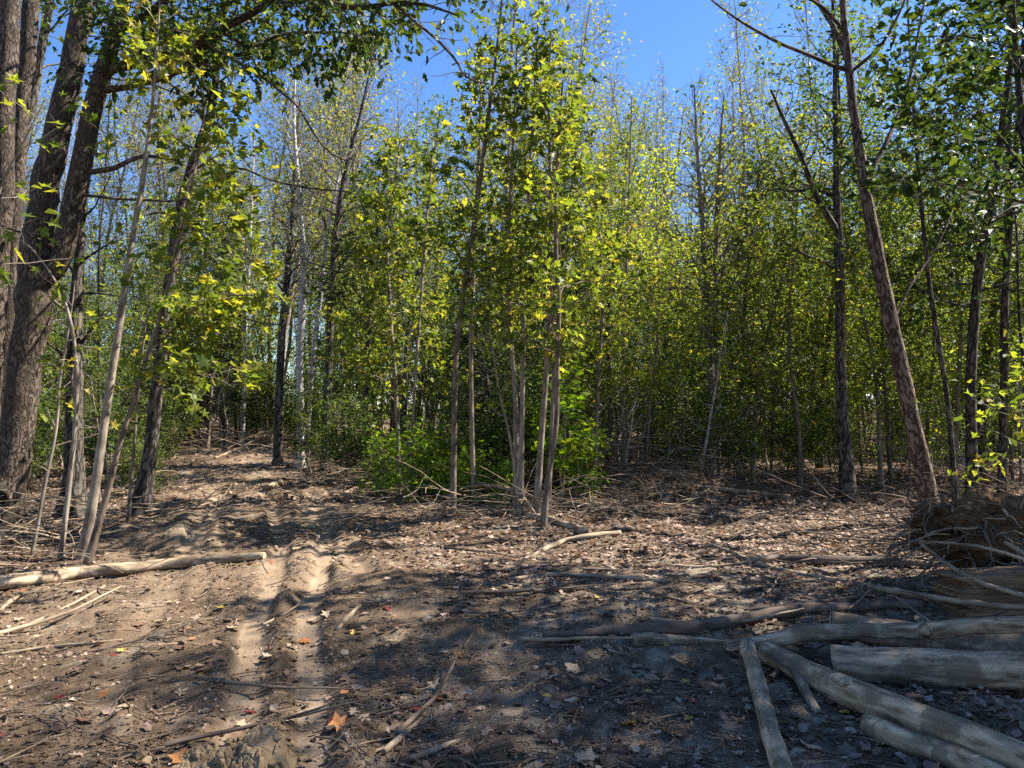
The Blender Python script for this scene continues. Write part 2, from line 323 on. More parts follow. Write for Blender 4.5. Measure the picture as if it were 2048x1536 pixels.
M['bark_oak'] = bark_mat('bark_oak', (.022, .019, .016), (.13, .11, .09), 10, 3, (.22, .50), .9, .02)
M['bark_red'] = bark_mat('bark_red', (.045, .030, .022), (.20, .145, .115), 10, 4, (.22, .50), .9, .02)
M['bark_sap'] = bark_mat('bark_sapling', (.115, .09, .068), (.30, .25, .195), 16, 5, (.36, .62), .4, .01, furrow=False)
M['bark_brown'] = bark_mat('bark_brown_sapling', (.07, .05, .037), (.22, .17, .13), 18, 6, (.36, .62), .5, .01, furrow=False)
M['bark_pale'] = bark_mat('bark_pale', (.20, .185, .165), (.52, .49, .45), 6, 14, (.36, .60), .3, .01, furrow=False)
M['twig'] = bark_mat('twig', (.07, .055, .043), (.19, .155, .125), 20, 8, (.36, .62), .3, .005, furrow=False)
M['log_tan'] = bark_mat('log_tan', (.12, .082, .050), (.56, .43, .285), 20, 5.0, (.34, .64), .9, .014, blotch=(.155, .112, .073), furrow=False)
M['log_grey'] = bark_mat('log_grey', (.105, .076, .050), (.50, .39, .27), 24, 5, (.36, .66), 1.0, .02, blotch=(.13, .098, .068), furrow=False)
M['twig_floor'] = bark_mat('floor_twig', (.06, .042, .029), (.26, .19, .13), 20, 6, (.36, .62), .4, .006, furrow=False)
M['log_dark'] = bark_mat('log_dark', (.05, .038, .030), (.17, .13, .10), 12, 4, (.34, .62), .6, .012, furrow=False)
M['stick'] = bark_mat('stick', (.10, .072, .048), (.37, .285, .195), 22, 5, (.34, .62), .4, .006, furrow=False)
M['split'] = bark_mat('split_wood', (.065, .038, .020), (.27, .175, .10), 34, 1.2, (.36, .64), .8, .01, furrow=False)
M['cut'] = cut_mat('sawn_end', (.26, .19, .12), (.52, .42, .30))
M['hole'] = bark_mat('hollow_shade', (.006, .005, .004), (.015, .012, .01), 10, 4, (.3, .7), .3, .01, furrow=False)  # near-black colour painted as the shade inside the knot hole
GR = [(.0, (.030, .056, .018)), (.35, (.052, .088, .024)), (.65, (.082, .122, .028)), (.92, (.13, .165, .034)), (1, (.20, .20, .04))]
YG = [(.0, (.046, .074, .018)), (.3, (.094, .132, .024)), (.6, (.150, .186, .030)), (.88, (.225, .24, .036)), (1, (.32, .26, .05))]
YL = [(.0, (.08, .13, .022)), (.3, (.15, .21, .028)), (.7, (.24, .29, .036)), (.97, (.34, .34, .05)), (1.0, (.36, .26, .05))]
DK = [(.0, (.018, .036, .010)), (.5, (.032, .058, .014)), (.9, (.055, .085, .018)), (1, (.09, .10, .02))]
BL = [(.0, (.035, .058, .030)), (.5, (.058, .085, .040)), (1, (.085, .105, .045))]
M['lf_green'] = leaf_mat('leaf_green', GR, trans=.55); M['lf_yg'] = leaf_mat('leaf_yellowgreen', YG, trans=.56, tint=(1.8, 1.72, .68)); M['lf_yel'] = leaf_mat('leaf_yellow', YL, trans=.56, tint=(1.8, 1.72, .68))
M['lf_dark'] = leaf_mat('leaf_dark', DK, trans=.42, spec=.3, rough=.5); M['lf_blue'] = leaf_mat('needle_dark', [(.0, (.016, .030, .014)), (1, (.05, .072, .030))], trans=.2)
M['lf_oak'] = leaf_mat('leaf_oak', [(.0, (.022, .045, .012)), (.55, (.05, .085, .016)), (.90, (.11, .135, .025)), (.985, (.16, .15, .03)), (1.0, (.28, .13, .03))], trans=.42)
M['lf_pop'] = leaf_mat('leaf_poplar', [(.0, (.08, .12, .026)), (.5, (.17, .20, .038)), (.9, (.27, .26, .05)), (1, (.30, .22, .06))])
M['lf_red'] = leaf_mat('leaf_red', [(.0, (.25, .03, .02)), (.5, (.36, .10, .03)), (1, (.34, .22, .04))])
M['lf_lime'] = leaf_mat('leaf_lime', [(.0, (.10, .19, .015)), (.6, (.17, .27, .02)), (1, (.26, .30, .03))])
LITTER = [(.0, (.048, .029, .020)), (.28, (.11, .068, .050)), (.52, (.20, .132, .098)), (.78, (.33, .24, .185)), (.95, (.46, .36, .28)), (.975, (.34, .12, .04)), (1, (.28, .05, .03))]
M['litter'] = leaf_mat('dead_leaves', LITTER, trans=.18, tint=(1.1, .95, .7), rough=.7, spec=.25)
FL = {'pale tan': (.42, .32, .21), 'brown': (.20, .12, .075), 'dark brown': (.095, .06, .042), 'yellow': (.50, .36, .08), 'orange': (.42, .17, .05), 'dark red': (.22, .035, .025)}
for k, c in FL.items():
    M['fl_' + k] = leaf_mat('fallen_' + k.replace(' ', '_'), [(0, tuple(v * .75 for v in c)), (1, tuple(min(1, v * 1.2) for v in c))], trans=.15, tint=(1.1, .9, .6), rough=.65, const=.5)

# ------------------------------------------------------------------ ground
def build_ground():
    fine = np.radians(np.arange(-47, 47.01, .2)); coarse = np.radians(np.arange(50, 311, 4.0))
    ang = np.concatenate([fine, coarse]); na = len(ang)
    rad = np.concatenate([[.3, .8, 1.3, 1.7], np.geomspace(2.0, 30, 430), np.geomspace(32, 600, 28)]); nr = len(rad)
    A, R = np.meshgrid(ang, rad); X = np.sin(A) * R; Y = np.cos(A) * R
    Z = height(X, Y)
    V = np.concatenate([np.stack([X, Y, Z], -1).reshape(-1, 3), [[0, 0, float(height(0, 0))]]])
    i = np.arange(nr - 1)[:, None] * na; j = np.arange(na)[None]; k = (j + 1) % na
    Q = np.stack([i + j, i + na + j, i + na + k, i + k], -1).reshape(-1, 4)
    j = np.arange(na); T = np.stack([np.full(na, nr * na), j, (j + 1) % na], -1)
    me = mk_mesh('ground', V, T, Q, M['ground'])
    m, _, _ = rut_mask(X, Y); m = np.maximum(m, .62 * trail_mask(X, Y) * sstep(-.5, .5, fbm(X * 1.1, Y * 1.1, 33, 3)) * sstep(4, 7, Y)); m = np.concatenate([m.ravel(), [0]])
    a = me.attributes.new('packed', 'FLOAT', 'POINT'); a.data.foreach_set('value', m.astype(np.float32))
    gr = np.clip(sstep(-1.3, .3, X + .35 * fbm(X * .8, Y * .8, 36, 2)) * (1 - sstep(6.5, 8.5, Y)) * .75, 0, 1); gr = np.concatenate([gr.ravel(), [0]])
    a = me.attributes.new('ashen', 'FLOAT', 'POINT'); a.data.foreach_set('value', gr.astype(np.float32))
    add('ground', me, kind='structure')
build_ground()

# ------------------------------------------------------------------ tree growing
def wander(rng, p, d, L, n, wob=.16, up=.06):
    P = [p]; d = np.array(d, float); st = L / (n - 1)
    for _ in range(n - 1):
        d = d + rng.normal(0, wob, 3) + np.array([0, 0, up]); d = d / np.linalg.norm(d); P.append(P[-1] + d * st)
    return np.array(P)
def grow(rng, TP, TR, lo, hi, n, length, elev, sec=5, sec_len=.45, leaf_k=10, leaf_spread=.10, up=.05, limb_tubes=None, twig_tubes=None,
         thick=.32, seg=5, wob=.15, az=None, bare=0.0, tw=.0022):
    """Limbs on the trunk TP/TR between fractions lo..hi; returns leaf positions and outward directions."""
    cum = np.concatenate([[0], np.cumsum(np.linalg.norm(np.diff(TP, axis=0), axis=1))]); tot = cum[-1]
    LP, LD = [], []
    a0 = rng.uniform(0, 6.28)
    for i in range(n):
        t = lo + (hi - lo) * (i + rng.uniform(.1, .9)) / n
        p = np.array([np.interp(t * tot, cum, TP[:, k]) for k in range(3)]); r = np.interp(t * tot, cum, TR)
        u = (t - lo) / max(hi - lo, 1e-6); L = length(u) * rng.uniform(.75, 1.2)
        a = (a0 + i * 2.4 + rng.normal(0, .35)) if az is None else rng.uniform(*az)
        e = elev(u) + rng.normal(0, .15)
        d = np.array([math.cos(a) * math.cos(e), math.sin(a) * math.cos(e), math.sin(e)])
        P = wander(rng, p, d, L, 7, wob, up); r0 = min(max(r * thick, .006), r * .8, .012 + .028 * L)
        tb = limb_tubes if not isinstance(limb_tubes, list) else Tubes()
        tb.add(P, np.linspace(r0, max(.0025, r0 * .15), 7), seg, seed=int(rng.integers(99)))
        if isinstance(limb_tubes, list): limb_tubes.append(tb)
        m = max(2, int(sec * L + rng.uniform(0, 1)))
        for j in range(m):
            s = rng.uniform(.22, 1.0); k = s * 6; b = int(min(k, 5)); q = P[b] + (P[b + 1] - P[b]) * (k - b)
            dd = norm(P[min(b + 1, 6)] - P[b]); d2 = norm(dd * .7 + rng.normal(0, .62, 3) + np.array([0, 0, .12]))
            L2 = max(.15, L * sec_len * (1.15 - .6 * s) * rng.uniform(.6, 1.2))
            P2 = wander(rng, q, d2, L2, 4, .2, up * .5)
            (twig_tubes or tb).add(P2, np.linspace(max(tw, r0 * .34), tw * .7, 4), 3)
            if rng.uniform() < bare: continue
            kk = max(1, int(leaf_k * (.4 + L2) + rng.uniform(0, 1)))
            f = rng.uniform(.2, 1.05, kk) * 3; b2 = np.minimum(f.astype(int), 2)
            pos = P2[b2] + (P2[b2 + 1] - P2[b2]) * (f - b2)[:, None] + rng.normal(0, leaf_spread, (kk, 3))
            LP.append(pos); LD.append(np.repeat(d2[None], kk, 0))
    if not LP: return np.zeros((0, 3)), np.zeros((0, 3))
    return np.concatenate(LP), np.concatenate(LD)

def trunk_from_px(pts, Y, n=40, lean=0.0, ground=True, ext=0.0):
    """Trunk centre line from traced (x, y, width) rows at distance Y; lean moves it in depth per metre climbed; ext continues it upward (m)."""
    P = []; R = []
    for i, (x, y, w) in enumerate(pts):
        p = at(x, y, Y); p = at(x, y, Y + lean * max(0, p[2])); P.append(p); R.append(w * p[1] / (2 * F) * math.cos(math.atan((x - CX) / F)))
    P = np.array(P); R = np.array(R)
    if ground:
        P[0, 2] = float(height(P[0, 0], P[0, 1])) - .06
    if ext > 0:
        d = norm(P[-1] - P[-2]); d = norm(d + np.array([0, 0, .3])); P = np.vstack([P, P[-1] + d * ext * .5, P[-1] + d * ext + np.array([.1, .05, 0])]); R = np.concatenate([R, [R[-1] * .6, R[-1] * .16]])
    S = spline(np.column_stack([P, R]), n); return S[:, :3], np.maximum(S[:, 3], .003)
def jitter_path(P, amp, seed):
    s = np.linspace(0, len(P) * .25, len(P)); Q = P.copy()
    Q[:, 0] += amp * fbm(s, s * 0 + seed, 5, 2); Q[:, 1] += amp * fbm(s, s * 0 + seed + 9, 6, 2); Q[0] = P[0]; return Q
def flare(R, L, k=.5, h=.35): return R * (1 + k * np.exp(-L / h))
def localise(o, parent):
    o.parent = parent; o.matrix_parent_inverse.identity(); o.location = -parent.location; return o
def cumlen(P): return np.concatenate([[0], np.cumsum(np.linalg.norm(np.diff(P, axis=0), axis=1))])

def traced_tree(name, label, cat, group, pts, Y, mat, leaf, tmpl, leaf_size, limbs, seed, lean=0, ext=0, seg=10, rough=.06, fl=.35, extra_limbs=(), ridge=0.0, n=44, size_var=.3,
                split=True, wk=1.0, flatness=.6, rnd_pow=1.0, leaf_filter=None):
    """A tree traced from the photograph: trunk, each limb, crown."""
    rng = np.random.default_rng(seed)
    pts = [(a, b, c * wk) for a, b, c in pts]
    P, R = trunk_from_px(pts, Y, n, lean, True, ext); P = jitter_path(P, R.mean() * .10, seed)
    R = flare(R, cumlen(P), fl)
    root = empty(name, tuple(P[0]), label, cat, group)
    tb = Tubes(); tb.add(P, R, seg, rough, seed=seed, ridge=ridge); localise(add('trunk', tb.mesh('trunk', mat)), root)
    LP, LD = [], []
    lt = []; tw = Tubes()
    for kw in limbs:
        lp, ld = grow(rng, P, R, limb_tubes=lt, twig_tubes=tw, **kw); LP.append(lp); LD.append(ld)
    for pp, Yl, lk in extra_limbs:                     # traced limbs: px rows, distances, leaves per metre
        Q = np.array([np.append(at(x, y, yy), wk * w * yy / (2 * F) * math.cos(math.atan((x - CX) / F))) for (x, y, w), yy in zip(pp, Yl)]); S = spline(Q, 16); PP = jitter_path(S[:, :3], .03, seed + 3); RR = np.maximum(S[:, 3], .003)
        b = Tubes(); b.add(PP, RR, 7, .05, seed=seed + 1); lt.append(b)
        if lk is not None:
            lp, ld = grow(rng, PP, RR, limb_tubes=tw, twig_tubes=tw, **lk); LP.append(lp); LD.append(ld)
    for b in lt: localise(add('limb', b.mesh('limb', mat)), root)
    if tw.n: localise(add('twigs', tw.mesh('twigs', M['twig']), kind='stuff'), root)
    if LP and sum(map(len, LP)):
        LP = np.concatenate(LP); LD = np.concatenate(LD)
        if leaf_filter is not None: k = leaf_filter(LP); LP, LD = LP[k], LD[k]
        m = len(LP)
        fr = leaf_frames(rng, m, flatness, .4, LD); sz = leaf_size * rng.uniform(1 - size_var, 1 + size_var, m); rd = rng.uniform(0, 1, m) ** rnd_pow
        localise(add('crown', leaves_mesh('crown', tmpl, LP, fr, sz, rd, M[leaf]), kind='stuff'), root)
    return root, P, R

TREE_CAT = 'tree'
# -- prototypes for the woods behind: trunk, branches, crown share mesh data between copies
def proto(seed, H, r0, mat, leaf, tmpl, size, limbs, wob=.05, flatness=.6, rnd_pow=1.0, stems=1):
    rng = np.random.default_rng(seed); tt = Tubes(); br = Tubes(); LP, LD = [], []
    for s in range(stems):
        st = np.array([0, 0, -.1]) if s == 0 else np.array([rng.normal(0, .12), rng.normal(0, .12), -.1])
        h = H * (1 if s == 0 else rng.uniform(.7, .95)); rr = r0 * (1 if s == 0 else rng.uniform(.6, .9))
        P = wander(rng, st, np.array([rng.normal(0, .06), rng.normal(0, .06), 1]), h, 16, wob, .06); R = rr * np.linspace(1, .12, 16) ** .8; R = flare(R, cumlen(P), .3, .3)
        tt.add(P, R, 7, .05, seed=seed + s)
        for kw in limbs: lp, ld = grow(rng, P, R, limb_tubes=br, twig_tubes=br, seg=4, **kw); LP.append(lp); LD.append(ld)
    LP = np.concatenate(LP); LD = np.concatenate(LD); m = len(LP)
    cm = leaves_mesh('crown', tmpl, LP, leaf_frames(rng, m, flatness, .35, LD), size * rng.uniform(.7, 1.3, m), rng.uniform(0, 1, m) ** rnd_pow, M[leaf])
    return tt.mesh('trunk', M[mat]), br.mesh('branches', M[mat] if stems == 1 else M['twig']), cm
def merged(name, meshes):
    V, T, Q, B, Ft, mats, mt, mq = [], [], [], [], [], [], [], []; off = 0
    for i, me in enumerate(meshes):
        n = len(me.vertices); co = np.empty(n * 3, np.float32); me.vertices.foreach_get('co', co); V.append(co.reshape(-1, 3))
        k = len(me.loops); vi = np.empty(k, np.int32); me.loops.foreach_get('vertex_index', vi)
        bk = np.zeros(n * 3, np.float32)
        if 'bark' in me.attributes: me.attributes['bark'].data.foreach_get('vector', bk)
        B.append(bk.reshape(-1, 3)); mats.append(me.materials[0])
        if 'rnd' in me.attributes:
            f = np.empty(len(me.polygons), np.float32); me.attributes['rnd'].data.foreach_get('value', f)
            T.append(vi.reshape(-1, 3) + off); Ft.append(f); mt += [i] * len(f)
        else: Q.append(vi.reshape(-1, 4) + off); mq += [i] * (k // 4)
        off += n
    T = np.concatenate(T); Q = np.concatenate(Q)
    return mk_mesh(name, np.concatenate(V), T, Q, fattr=np.concatenate(Ft + [np.zeros(len(Q))]), vvec=np.concatenate(B), mats=mats, mat_idx=mt + mq)
FAR = {}
def where(x, y):
    u = x / max(y, 1); d = 'just' if y < 17.5 else ('some way' if y < 25 else 'far')
    r = ('behind the forked tree' if u < -.5 else 'beyond the head of the trail' if u < -.22 else 'behind the middle clump' if u < .12 else
         'behind the fan-shaped poplar' if u < .38 else 'behind the upright oak' if u < .55 else 'behind the reddish leaning trunk')
    return d + ' ' + r
PR = {}
dome = lambda a, b: (lambda u: a * (1 - u) + b * u)
bell = lambda a, b: (lambda u: b + (a - b) * math.sin(math.pi * min(1, .25 + .75 * u)))
KV = [vary(KITE, 31), vary(KITE, 32), vary(OVAL, 33)]
for v in range(3):
    PR['gum', v] = proto(10 + v, 8.5 + v * .8, .055, 'bark_sap', 'lf_yg', STARS[:3] + KV, .105, [dict(lo=.18, hi=.98, n=36, length=bell(1.7, .6), elev=dome(.35, 1.0), sec=4.5, leaf_k=15, leaf_spread=.14)])
    PR['pop', v] = proto(20 + v, 14 + v * 1.3, .09, 'bark_sap', 'lf_pop', [vary(TULIP, 34)] + KV, .095, [dict(lo=.30, hi=.99, n=44, length=bell(2.7, .9), elev=dome(.75, 1.15), sec=7, sec_len=.5, leaf_k=4, bare=.3, tw=.0045, leaf_spread=.16)])
    PR['oak', v] = proto(30 + v, 11.5 + v, .11, 'bark_oak', 'lf_green', KV, .105, [dict(lo=.30, hi=.98, n=32, length=bell(2.6, .8), elev=dome(.25, 1.0), sec=4.5, leaf_k=15, leaf_spread=.16)])
    PR['under', v] = proto(40 + v, 4.6 + v * .7, .03, 'bark_brown', 'lf_green', KV, .085, [dict(lo=.20, hi=.98, n=26, length=dome(1.45, .4), elev=dome(.1, .8), sec=5, leaf_k=26, leaf_spread=.10)], wob=.09, flatness=.4)
    PR['cedar', v] = proto(50 + v, 7.0 + v * .9, .08, 'bark_red', 'lf_blue', [NEEDLE], .12, [dict(lo=.10, hi=.99, n=70, length=dome(1.35, .25), elev=dome(.1, .7), sec=7, leaf_k=34, leaf_spread=.05)], flatness=1.2)
    PR['shrub', v] = proto(60 + v, 1.9 + v * .4, .014, 'bark_brown', 'lf_green', KV, .065, [dict(lo=.15, hi=1, n=13, length=dome(.8, .35), elev=dome(.4, .9), sec=6, leaf_k=24, leaf_spread=.09)], wob=.14, stems=4)
    PR['yel', v] = proto(70 + v, 6.6 + v * .8, .05, 'bark_brown', 'lf_yel', KV, .10, [dict(lo=.16, hi=.98, n=34, length=bell(2.1, .6), elev=dome(.1, .8), sec=4.5, leaf_k=15, leaf_spread=.13)], flatness=.35)
    PR['bare', v] = proto(80 + v, 12.5 + v * 1.2, .06, 'bark_sap', 'lf_pop', KV, .07, [dict(lo=.30, hi=.99, n=46, length=dome(2.4, .6), elev=dome(.7, 1.2), sec=8, sec_len=.5, leaf_k=3, bare=.4, tw=.0045, leaf_spread=.14)])
    PR['pole', v] = proto(85 + v, 6.0 + v * 1.2, .032, 'bark_oak', 'lf_yg', KV, .085, [dict(lo=.35, hi=.99, n=18, length=dome(.9, .4), elev=dome(.2, .8), sec=5, leaf_k=10, leaf_spread=.12)], wob=.05)
for v in range(3):
    PR['deadwood', v] = proto(96 + v, 2.4 + .5 * v, .022, 'bark_pale', 'litter', KV, .06, [dict(lo=.1, hi=1, n=22, length=dome(1.0, .5), elev=dome(.2, .7), sec=8, leaf_k=3, bare=.6, tw=.003)], wob=.15, stems=2)
PD = {
 'deadwood': ('dead_shrub', 'grey leafless dead shrub with fine dry twigs', 'dead shrubs along the edge of the woods'),
 'gum': ('young_gum_tree', 'slender young tree with yellow-green star leaves', 'young gum trees in the woods'),
 'pop': ('poplar_tree', 'tall thin grey tree with sparse yellowing leaves', 'tall poplars in the woods'),
 'oak': ('oak_tree', 'dark-trunked tree with full green crown', 'green oaks in the woods'),
 'under': ('understory_tree', 'low leafy green understory tree', 'understory trees in the woods'),
 'cedar': ('cedar_tree', 'dark evergreen cedar', 'cedars in the woods'),
 'shrub': ('shrub', 'leafy green shrub', 'shrubs along the edge of the woods'),
 'pole': ('pole_tree', 'thin dark pole-like tree with light foliage', 'thin pole trees in the woods'),
 'yel': ('yellow_leaved_tree', 'small spreading tree with bright yellow-green leaves', 'yellowing trees in the woods'),
 'bare': ('pale_trunked_tree', 'pale slim tree with nearly leafless twigs', 'nearly bare pale trees in the woods'),
}
RNG = np.random.default_rng(7)
def place(kind, v, x, y, s=1.0, label=None, group=None, name=None, rz=None, sz=None, far=False):
    nm, lb, gp = PD[kind]; lb = lb + ' ' + where(x, y)
    z = float(height(x, y, False))
    if far:
        key = (kind, v % 3)
        if key not in FAR: FAR[key] = merged(nm, PR[key])
        o = add(name or nm, FAR[key], None, label or lb, 'shrub' if kind in ('shrub', 'deadwood') else 'tree', group or gp, loc=(x, y, z))
        o.scale = (s, s, s * RNG.uniform(.92, 1.08)); o.rotation_euler = (RNG.normal(0, .03), RNG.normal(0, .03), RNG.uniform(0, 6.28)); return o
    o = empty(name or nm, (x, y, z), label or lb, 'shrub' if kind in ('shrub', 'deadwood') else 'tree', group or (gp if label is None else None))
    o.scale = (s, s, s * (sz or RNG.uniform(.92, 1.08))); o.rotation_euler = (RNG.normal(0, .03), RNG.normal(0, .03), RNG.uniform(0, 6.28) if rz is None else rz)
    for pn, me in zip(('trunk', 'branches', 'crown'), PR[kind, v % 3]):
        c = add(pn, me, o)
        if pn != 'trunk': c['kind'] = 'stuff'
    return o

# ------------------------------------------------------------------ the woods behind the clearing
def trail_x(y): return float(np.interp(y, *TRAIL))
def edge_y(x):
    """Distance at which the wood begins, across the view."""
    return float(np.interp(x, [-14, -8.2, -6.0, -5.2, -3.6, -1.5, .5, 2, 4, 6.5, 9, 14], [9, 11, 14, 23, 20, 15.5, 13.2, 14.6, 15.2, 14.4, 13.2, 11]))
placed = []; FAR_NOW = False
def free(x, y, d):
    for (a, b) in placed:
        if (a - x) ** 2 + (b - y) ** 2 < d * d: return False
    return True
def scatter(kinds, weights, n, y0, y1, dmin, smin, smax, off=0.0, xlim=.86):
    got = 0; tries = 0
    while got < n and tries < n * 40:
        tries += 1
        y = RNG.uniform(y0, y1); x = RNG.uniform(-1, 1) * (y * xlim + 1.0)
        if y < edge_y(x) + off: continue
        if abs(x - trail_x(y)) < 2.0 and y < 23: continue
        if not free(x, y, dmin): continue
        placed.append((x, y)); got += 1
        k = kinds[int(RNG.choice(len(kinds), p=weights))]
        place(k, int(RNG.integers(3)), x, y, RNG.uniform(smin, smax), far=FAR_NOW)
scatter(['shrub', 'under', 'deadwood'], [.42, .36, .22], 95, 13, 24, .75, .7, 1.15)
scatter(['pole'], [1.0], 60, 13.5, 28, .55, .8, 1.25, .4)
scatter(['under', 'gum', 'yel', 'cedar'], [.54, .24, .10, .12], 95, 14, 30, .95, .85, 1.2, .7)
scatter(['pop', 'bare', 'oak', 'gum'], [.44, .38, .09, .09], 82, 17, 36, 1.0, 1.0, 1.3, 2.0)
FAR_NOW = True
scatter(['shrub', 'under', 'yel'], [.35, .57, .08], 210, 22, 50, .75, .9, 1.4, 5)
scatter(['oak', 'pop', 'cedar', 'bare'], [.30, .34, .12, .24], 150, 30, 80, 1.2, 1.0, 1.35, 8)
# ------------------------------------------------------------------ traced trees
# the big forked tree on the left
oak_leaf = dict(tmpl=[OAK, OAK, KITE], leaf='lf_oak')
up1 = dome(.5, 1.0)
lk_over = dict(lo=.18, hi=1, n=26, length=dome(1.15, .6), elev=dome(-.15, .4), sec=6, leaf_k=11, leaf_spread=.10)
traced_tree('forked_tree', 'massive forked tree with dark furrowed bark and a knot hole at its base', 'tree', None,
    [(4, 1060, 104), (12, 985, 84), (34, 870, 72), (54, 706, 72), (68, 600, 77), (72, 520, 70), (83, 410, 62), (106, 300, 57), (128, 205, 52), (148, 100, 47), (168, -10, 46)],
    10.0, M['bark_dark'], 'lf_oak', OAKS, .125,
    [dict(lo=.62, hi=.98, n=16, length=dome(3.0, 1.0), elev=dome(.2, .9), sec=4, leaf_k=9)], 101, ext=6, seg=28, rough=.035, fl=.18, ridge=.008, n=120,
    extra_limbs=[
      ([(88, 560, 46), (122, 520, 46), (147, 410, 52), (168, 300, 45), (188, 205, 42), (219, 102, 37), (247, 5, 30), (262, -70, 26), (290, -200, 20)], [10, 9.95, 9.95, 9.9, 9.85, 9.8, 9.75, 9.7, 9.6], None),
      ([(225, 138, 24), (290, 122, 21), (380, 98, 20), (440, 62, 18), (510, 24, 15), (575, -18, 12), (680, -60, 8)], [9.8, 9.6, 9.4, 9.2, 9.0, 8.8, 8.4], lk_over),
      ([(450, -110, 14), (560, -60, 14), (640, -8, 13), (690, 14, 12), (740, 16, 11), (790, 4, 9), (850, 8, 7), (910, 30, 4)], [9.0, 8.8, 8.6, 8.5, 8.4, 8.3, 8.2, 8.1], dict(lk_over, lo=.3, n=24, length=dome(1.0, .5), elev=dome(-.5, .1), leaf_k=9)),
      ([(785, 6, 7), (825, 35, 6), (870, 75, 6), (915, 128, 5), (945, 158, 4), (975, 168, 3)], [8.3, 8.25, 8.2, 8.1, 8.0, 8.0], dict(lo=.2, hi=1, n=9, length=dome(.5, .3), elev=dome(-.3, .3), sec=5, leaf_k=3, bare=.5)),
      ([(440, 62, 8), (500, 92, 8), (560, 70, 7), (640, 66, 6), (720, 60, 5), (780, 70, 3)], [9.2, 9.3, 9.4, 9.5, 9.6, 9.7], dict(lk_over, lo=.3, n=22, length=dome(1.0, .5), elev=dome(-.5, .1), leaf_k=10)),
      ([(205, 180, 18), (260, 172, 15), (340, 150, 13), (420, 120, 11), (500, 105, 9), (580, 90, 6)], [9.8, 9.9, 10.1, 10.3, 10.5, 10.7], dict(lk_over, n=24)),
      ([(235, 60, 22), (275, 40, 20), (330, 5, 17), (380, -50, 13), (450, -110, 9)], [9.75, 9.6, 9.4, 9.2, 9.0], dict(lk_over, n=16)),
      ([(175, 345, 14), (230, 335, 12), (290, 312, 9), (340, 318, 6)], [9.9, 9.7, 9.5, 9.3], None),
      ([(120, 500, 8), (60, 470, 6), (0, 452, 5)], [9.9, 9.5, 9.2], None),
      ([(165, 390, 8), (250, 398, 6), (330, 402, 5), (390, 395, 3)], [9.9, 9.8, 9.7, 9.6], dict(lo=.3, hi=1, n=5, length=dome(.4, .3), elev=dome(.1, .4), sec=5, leaf_k=3, bare=.5)),
      ([(390, 75, 8), (450, 108, 7), (520, 150, 6), (580, 200, 6), (615, 240, 5), (655, 300, 4), (690, 322, 3)], [9.3, 9.1, 8.9, 8.8, 8.7, 8.6, 8.5], dict(lo=.3, hi=1, n=10, length=dome(.6, .35), elev=dome(-.2, .2), sec=5, leaf_k=2, bare=.6)),
    ])
o_hole = Tubes(); ph = at(3, 998, 9.72); o_hole.add([ph, ph + np.array([.01, .09, .0])], [.075, .05], 12, cap=True)  # solid plug flush with the bark; its black stands for shade in the hole
kr = Tubes(); th = np.linspace(0, 2 * math.pi, 17); kr.add(np.stack([ph[0] + .095 * np.cos(th), ph[1] + .02 + 0 * th, ph[2] + .105 * np.sin(th)], -1), np.full(17, .034), 7, .12, seed=3)
ft = [o for o in COL.objects if o.name == 'forked_tree'][0]
localise(add('knot_rim', kr.mesh('knot_rim', M['bark_dark'])), ft); localise(add('knot_hole_shade', o_hole.mesh('knot_hole_shade', M['hole'])), ft)
traced_tree('grey_trunk_tree', 'straight grey-barked trunk cut by the picture edge beside the forked tree', 'tree', None,
    [(-30, 1040, 56), (-20, 800, 46), (-8, 600, 43), (6, 420, 42), (10, 250, 43), (15, 100, 45), (20, -20, 44)], 10.9, M['bark_dark'], 'lf_oak', OAKS, .125,
    [dict(lo=.75, hi=.98, n=10, length=dome(2.2, .8), elev=up1, sec=4, leaf_k=7)], 102, ext=5, seg=22, ridge=.008, n=100)
traced_tree('rear_stem_tree', 'slim grey stem just behind the forked tree with broken side stubs', 'tree', None,
    [(-6, 1030, 36), (8, 800, 30), (20, 600, 28), (33, 410, 28), (44, 205, 32), (56, 100, 36), (63, -20, 36)], 11.6, M['bark_dark'], 'lf_oak', OAKS, .125,
    [dict(lo=.7, hi=.98, n=10, length=dome(2.0, .8), elev=up1, sec=4, leaf_k=7)], 103, ext=4, seg=18, ridge=.006, n=80)
traced_tree('thin_rear_tree', 'thin trunk seen in the gap behind the two thick stems', 'tree', None,
    [(10, 1010, 26), (28, 600, 22), (46, 300, 19), (64, 205, 19), (84, 90, 20), (102, -20, 20)], 14.0, M['bark_oak'], 'lf_oak', [OVAL, KITE], .13,
    [dict(lo=.6, hi=.98, n=14, length=dome(2.2, .8), elev=up1, sec=4, leaf_k=10)], 104, ext=3, seg=10)
traced_tree('dark_stump_tree', 'dark shaded trunk behind the bare saplings', 'tree', None,
    [(140, 1035, 62), (146, 960, 44), (150, 850, 38), (150, 650, 31), (158, 500, 22), (172, 380, 15), (188, 250, 9)], 10.8, M['bark_oak'], 'lf_yg', [STAR, KITE], .12,
    [dict(lo=.35, hi=.98, n=14, length=dome(1.1, .5), elev=dome(.3, .9), sec=5, leaf_k=6, bare=.2)], 105, seg=12)
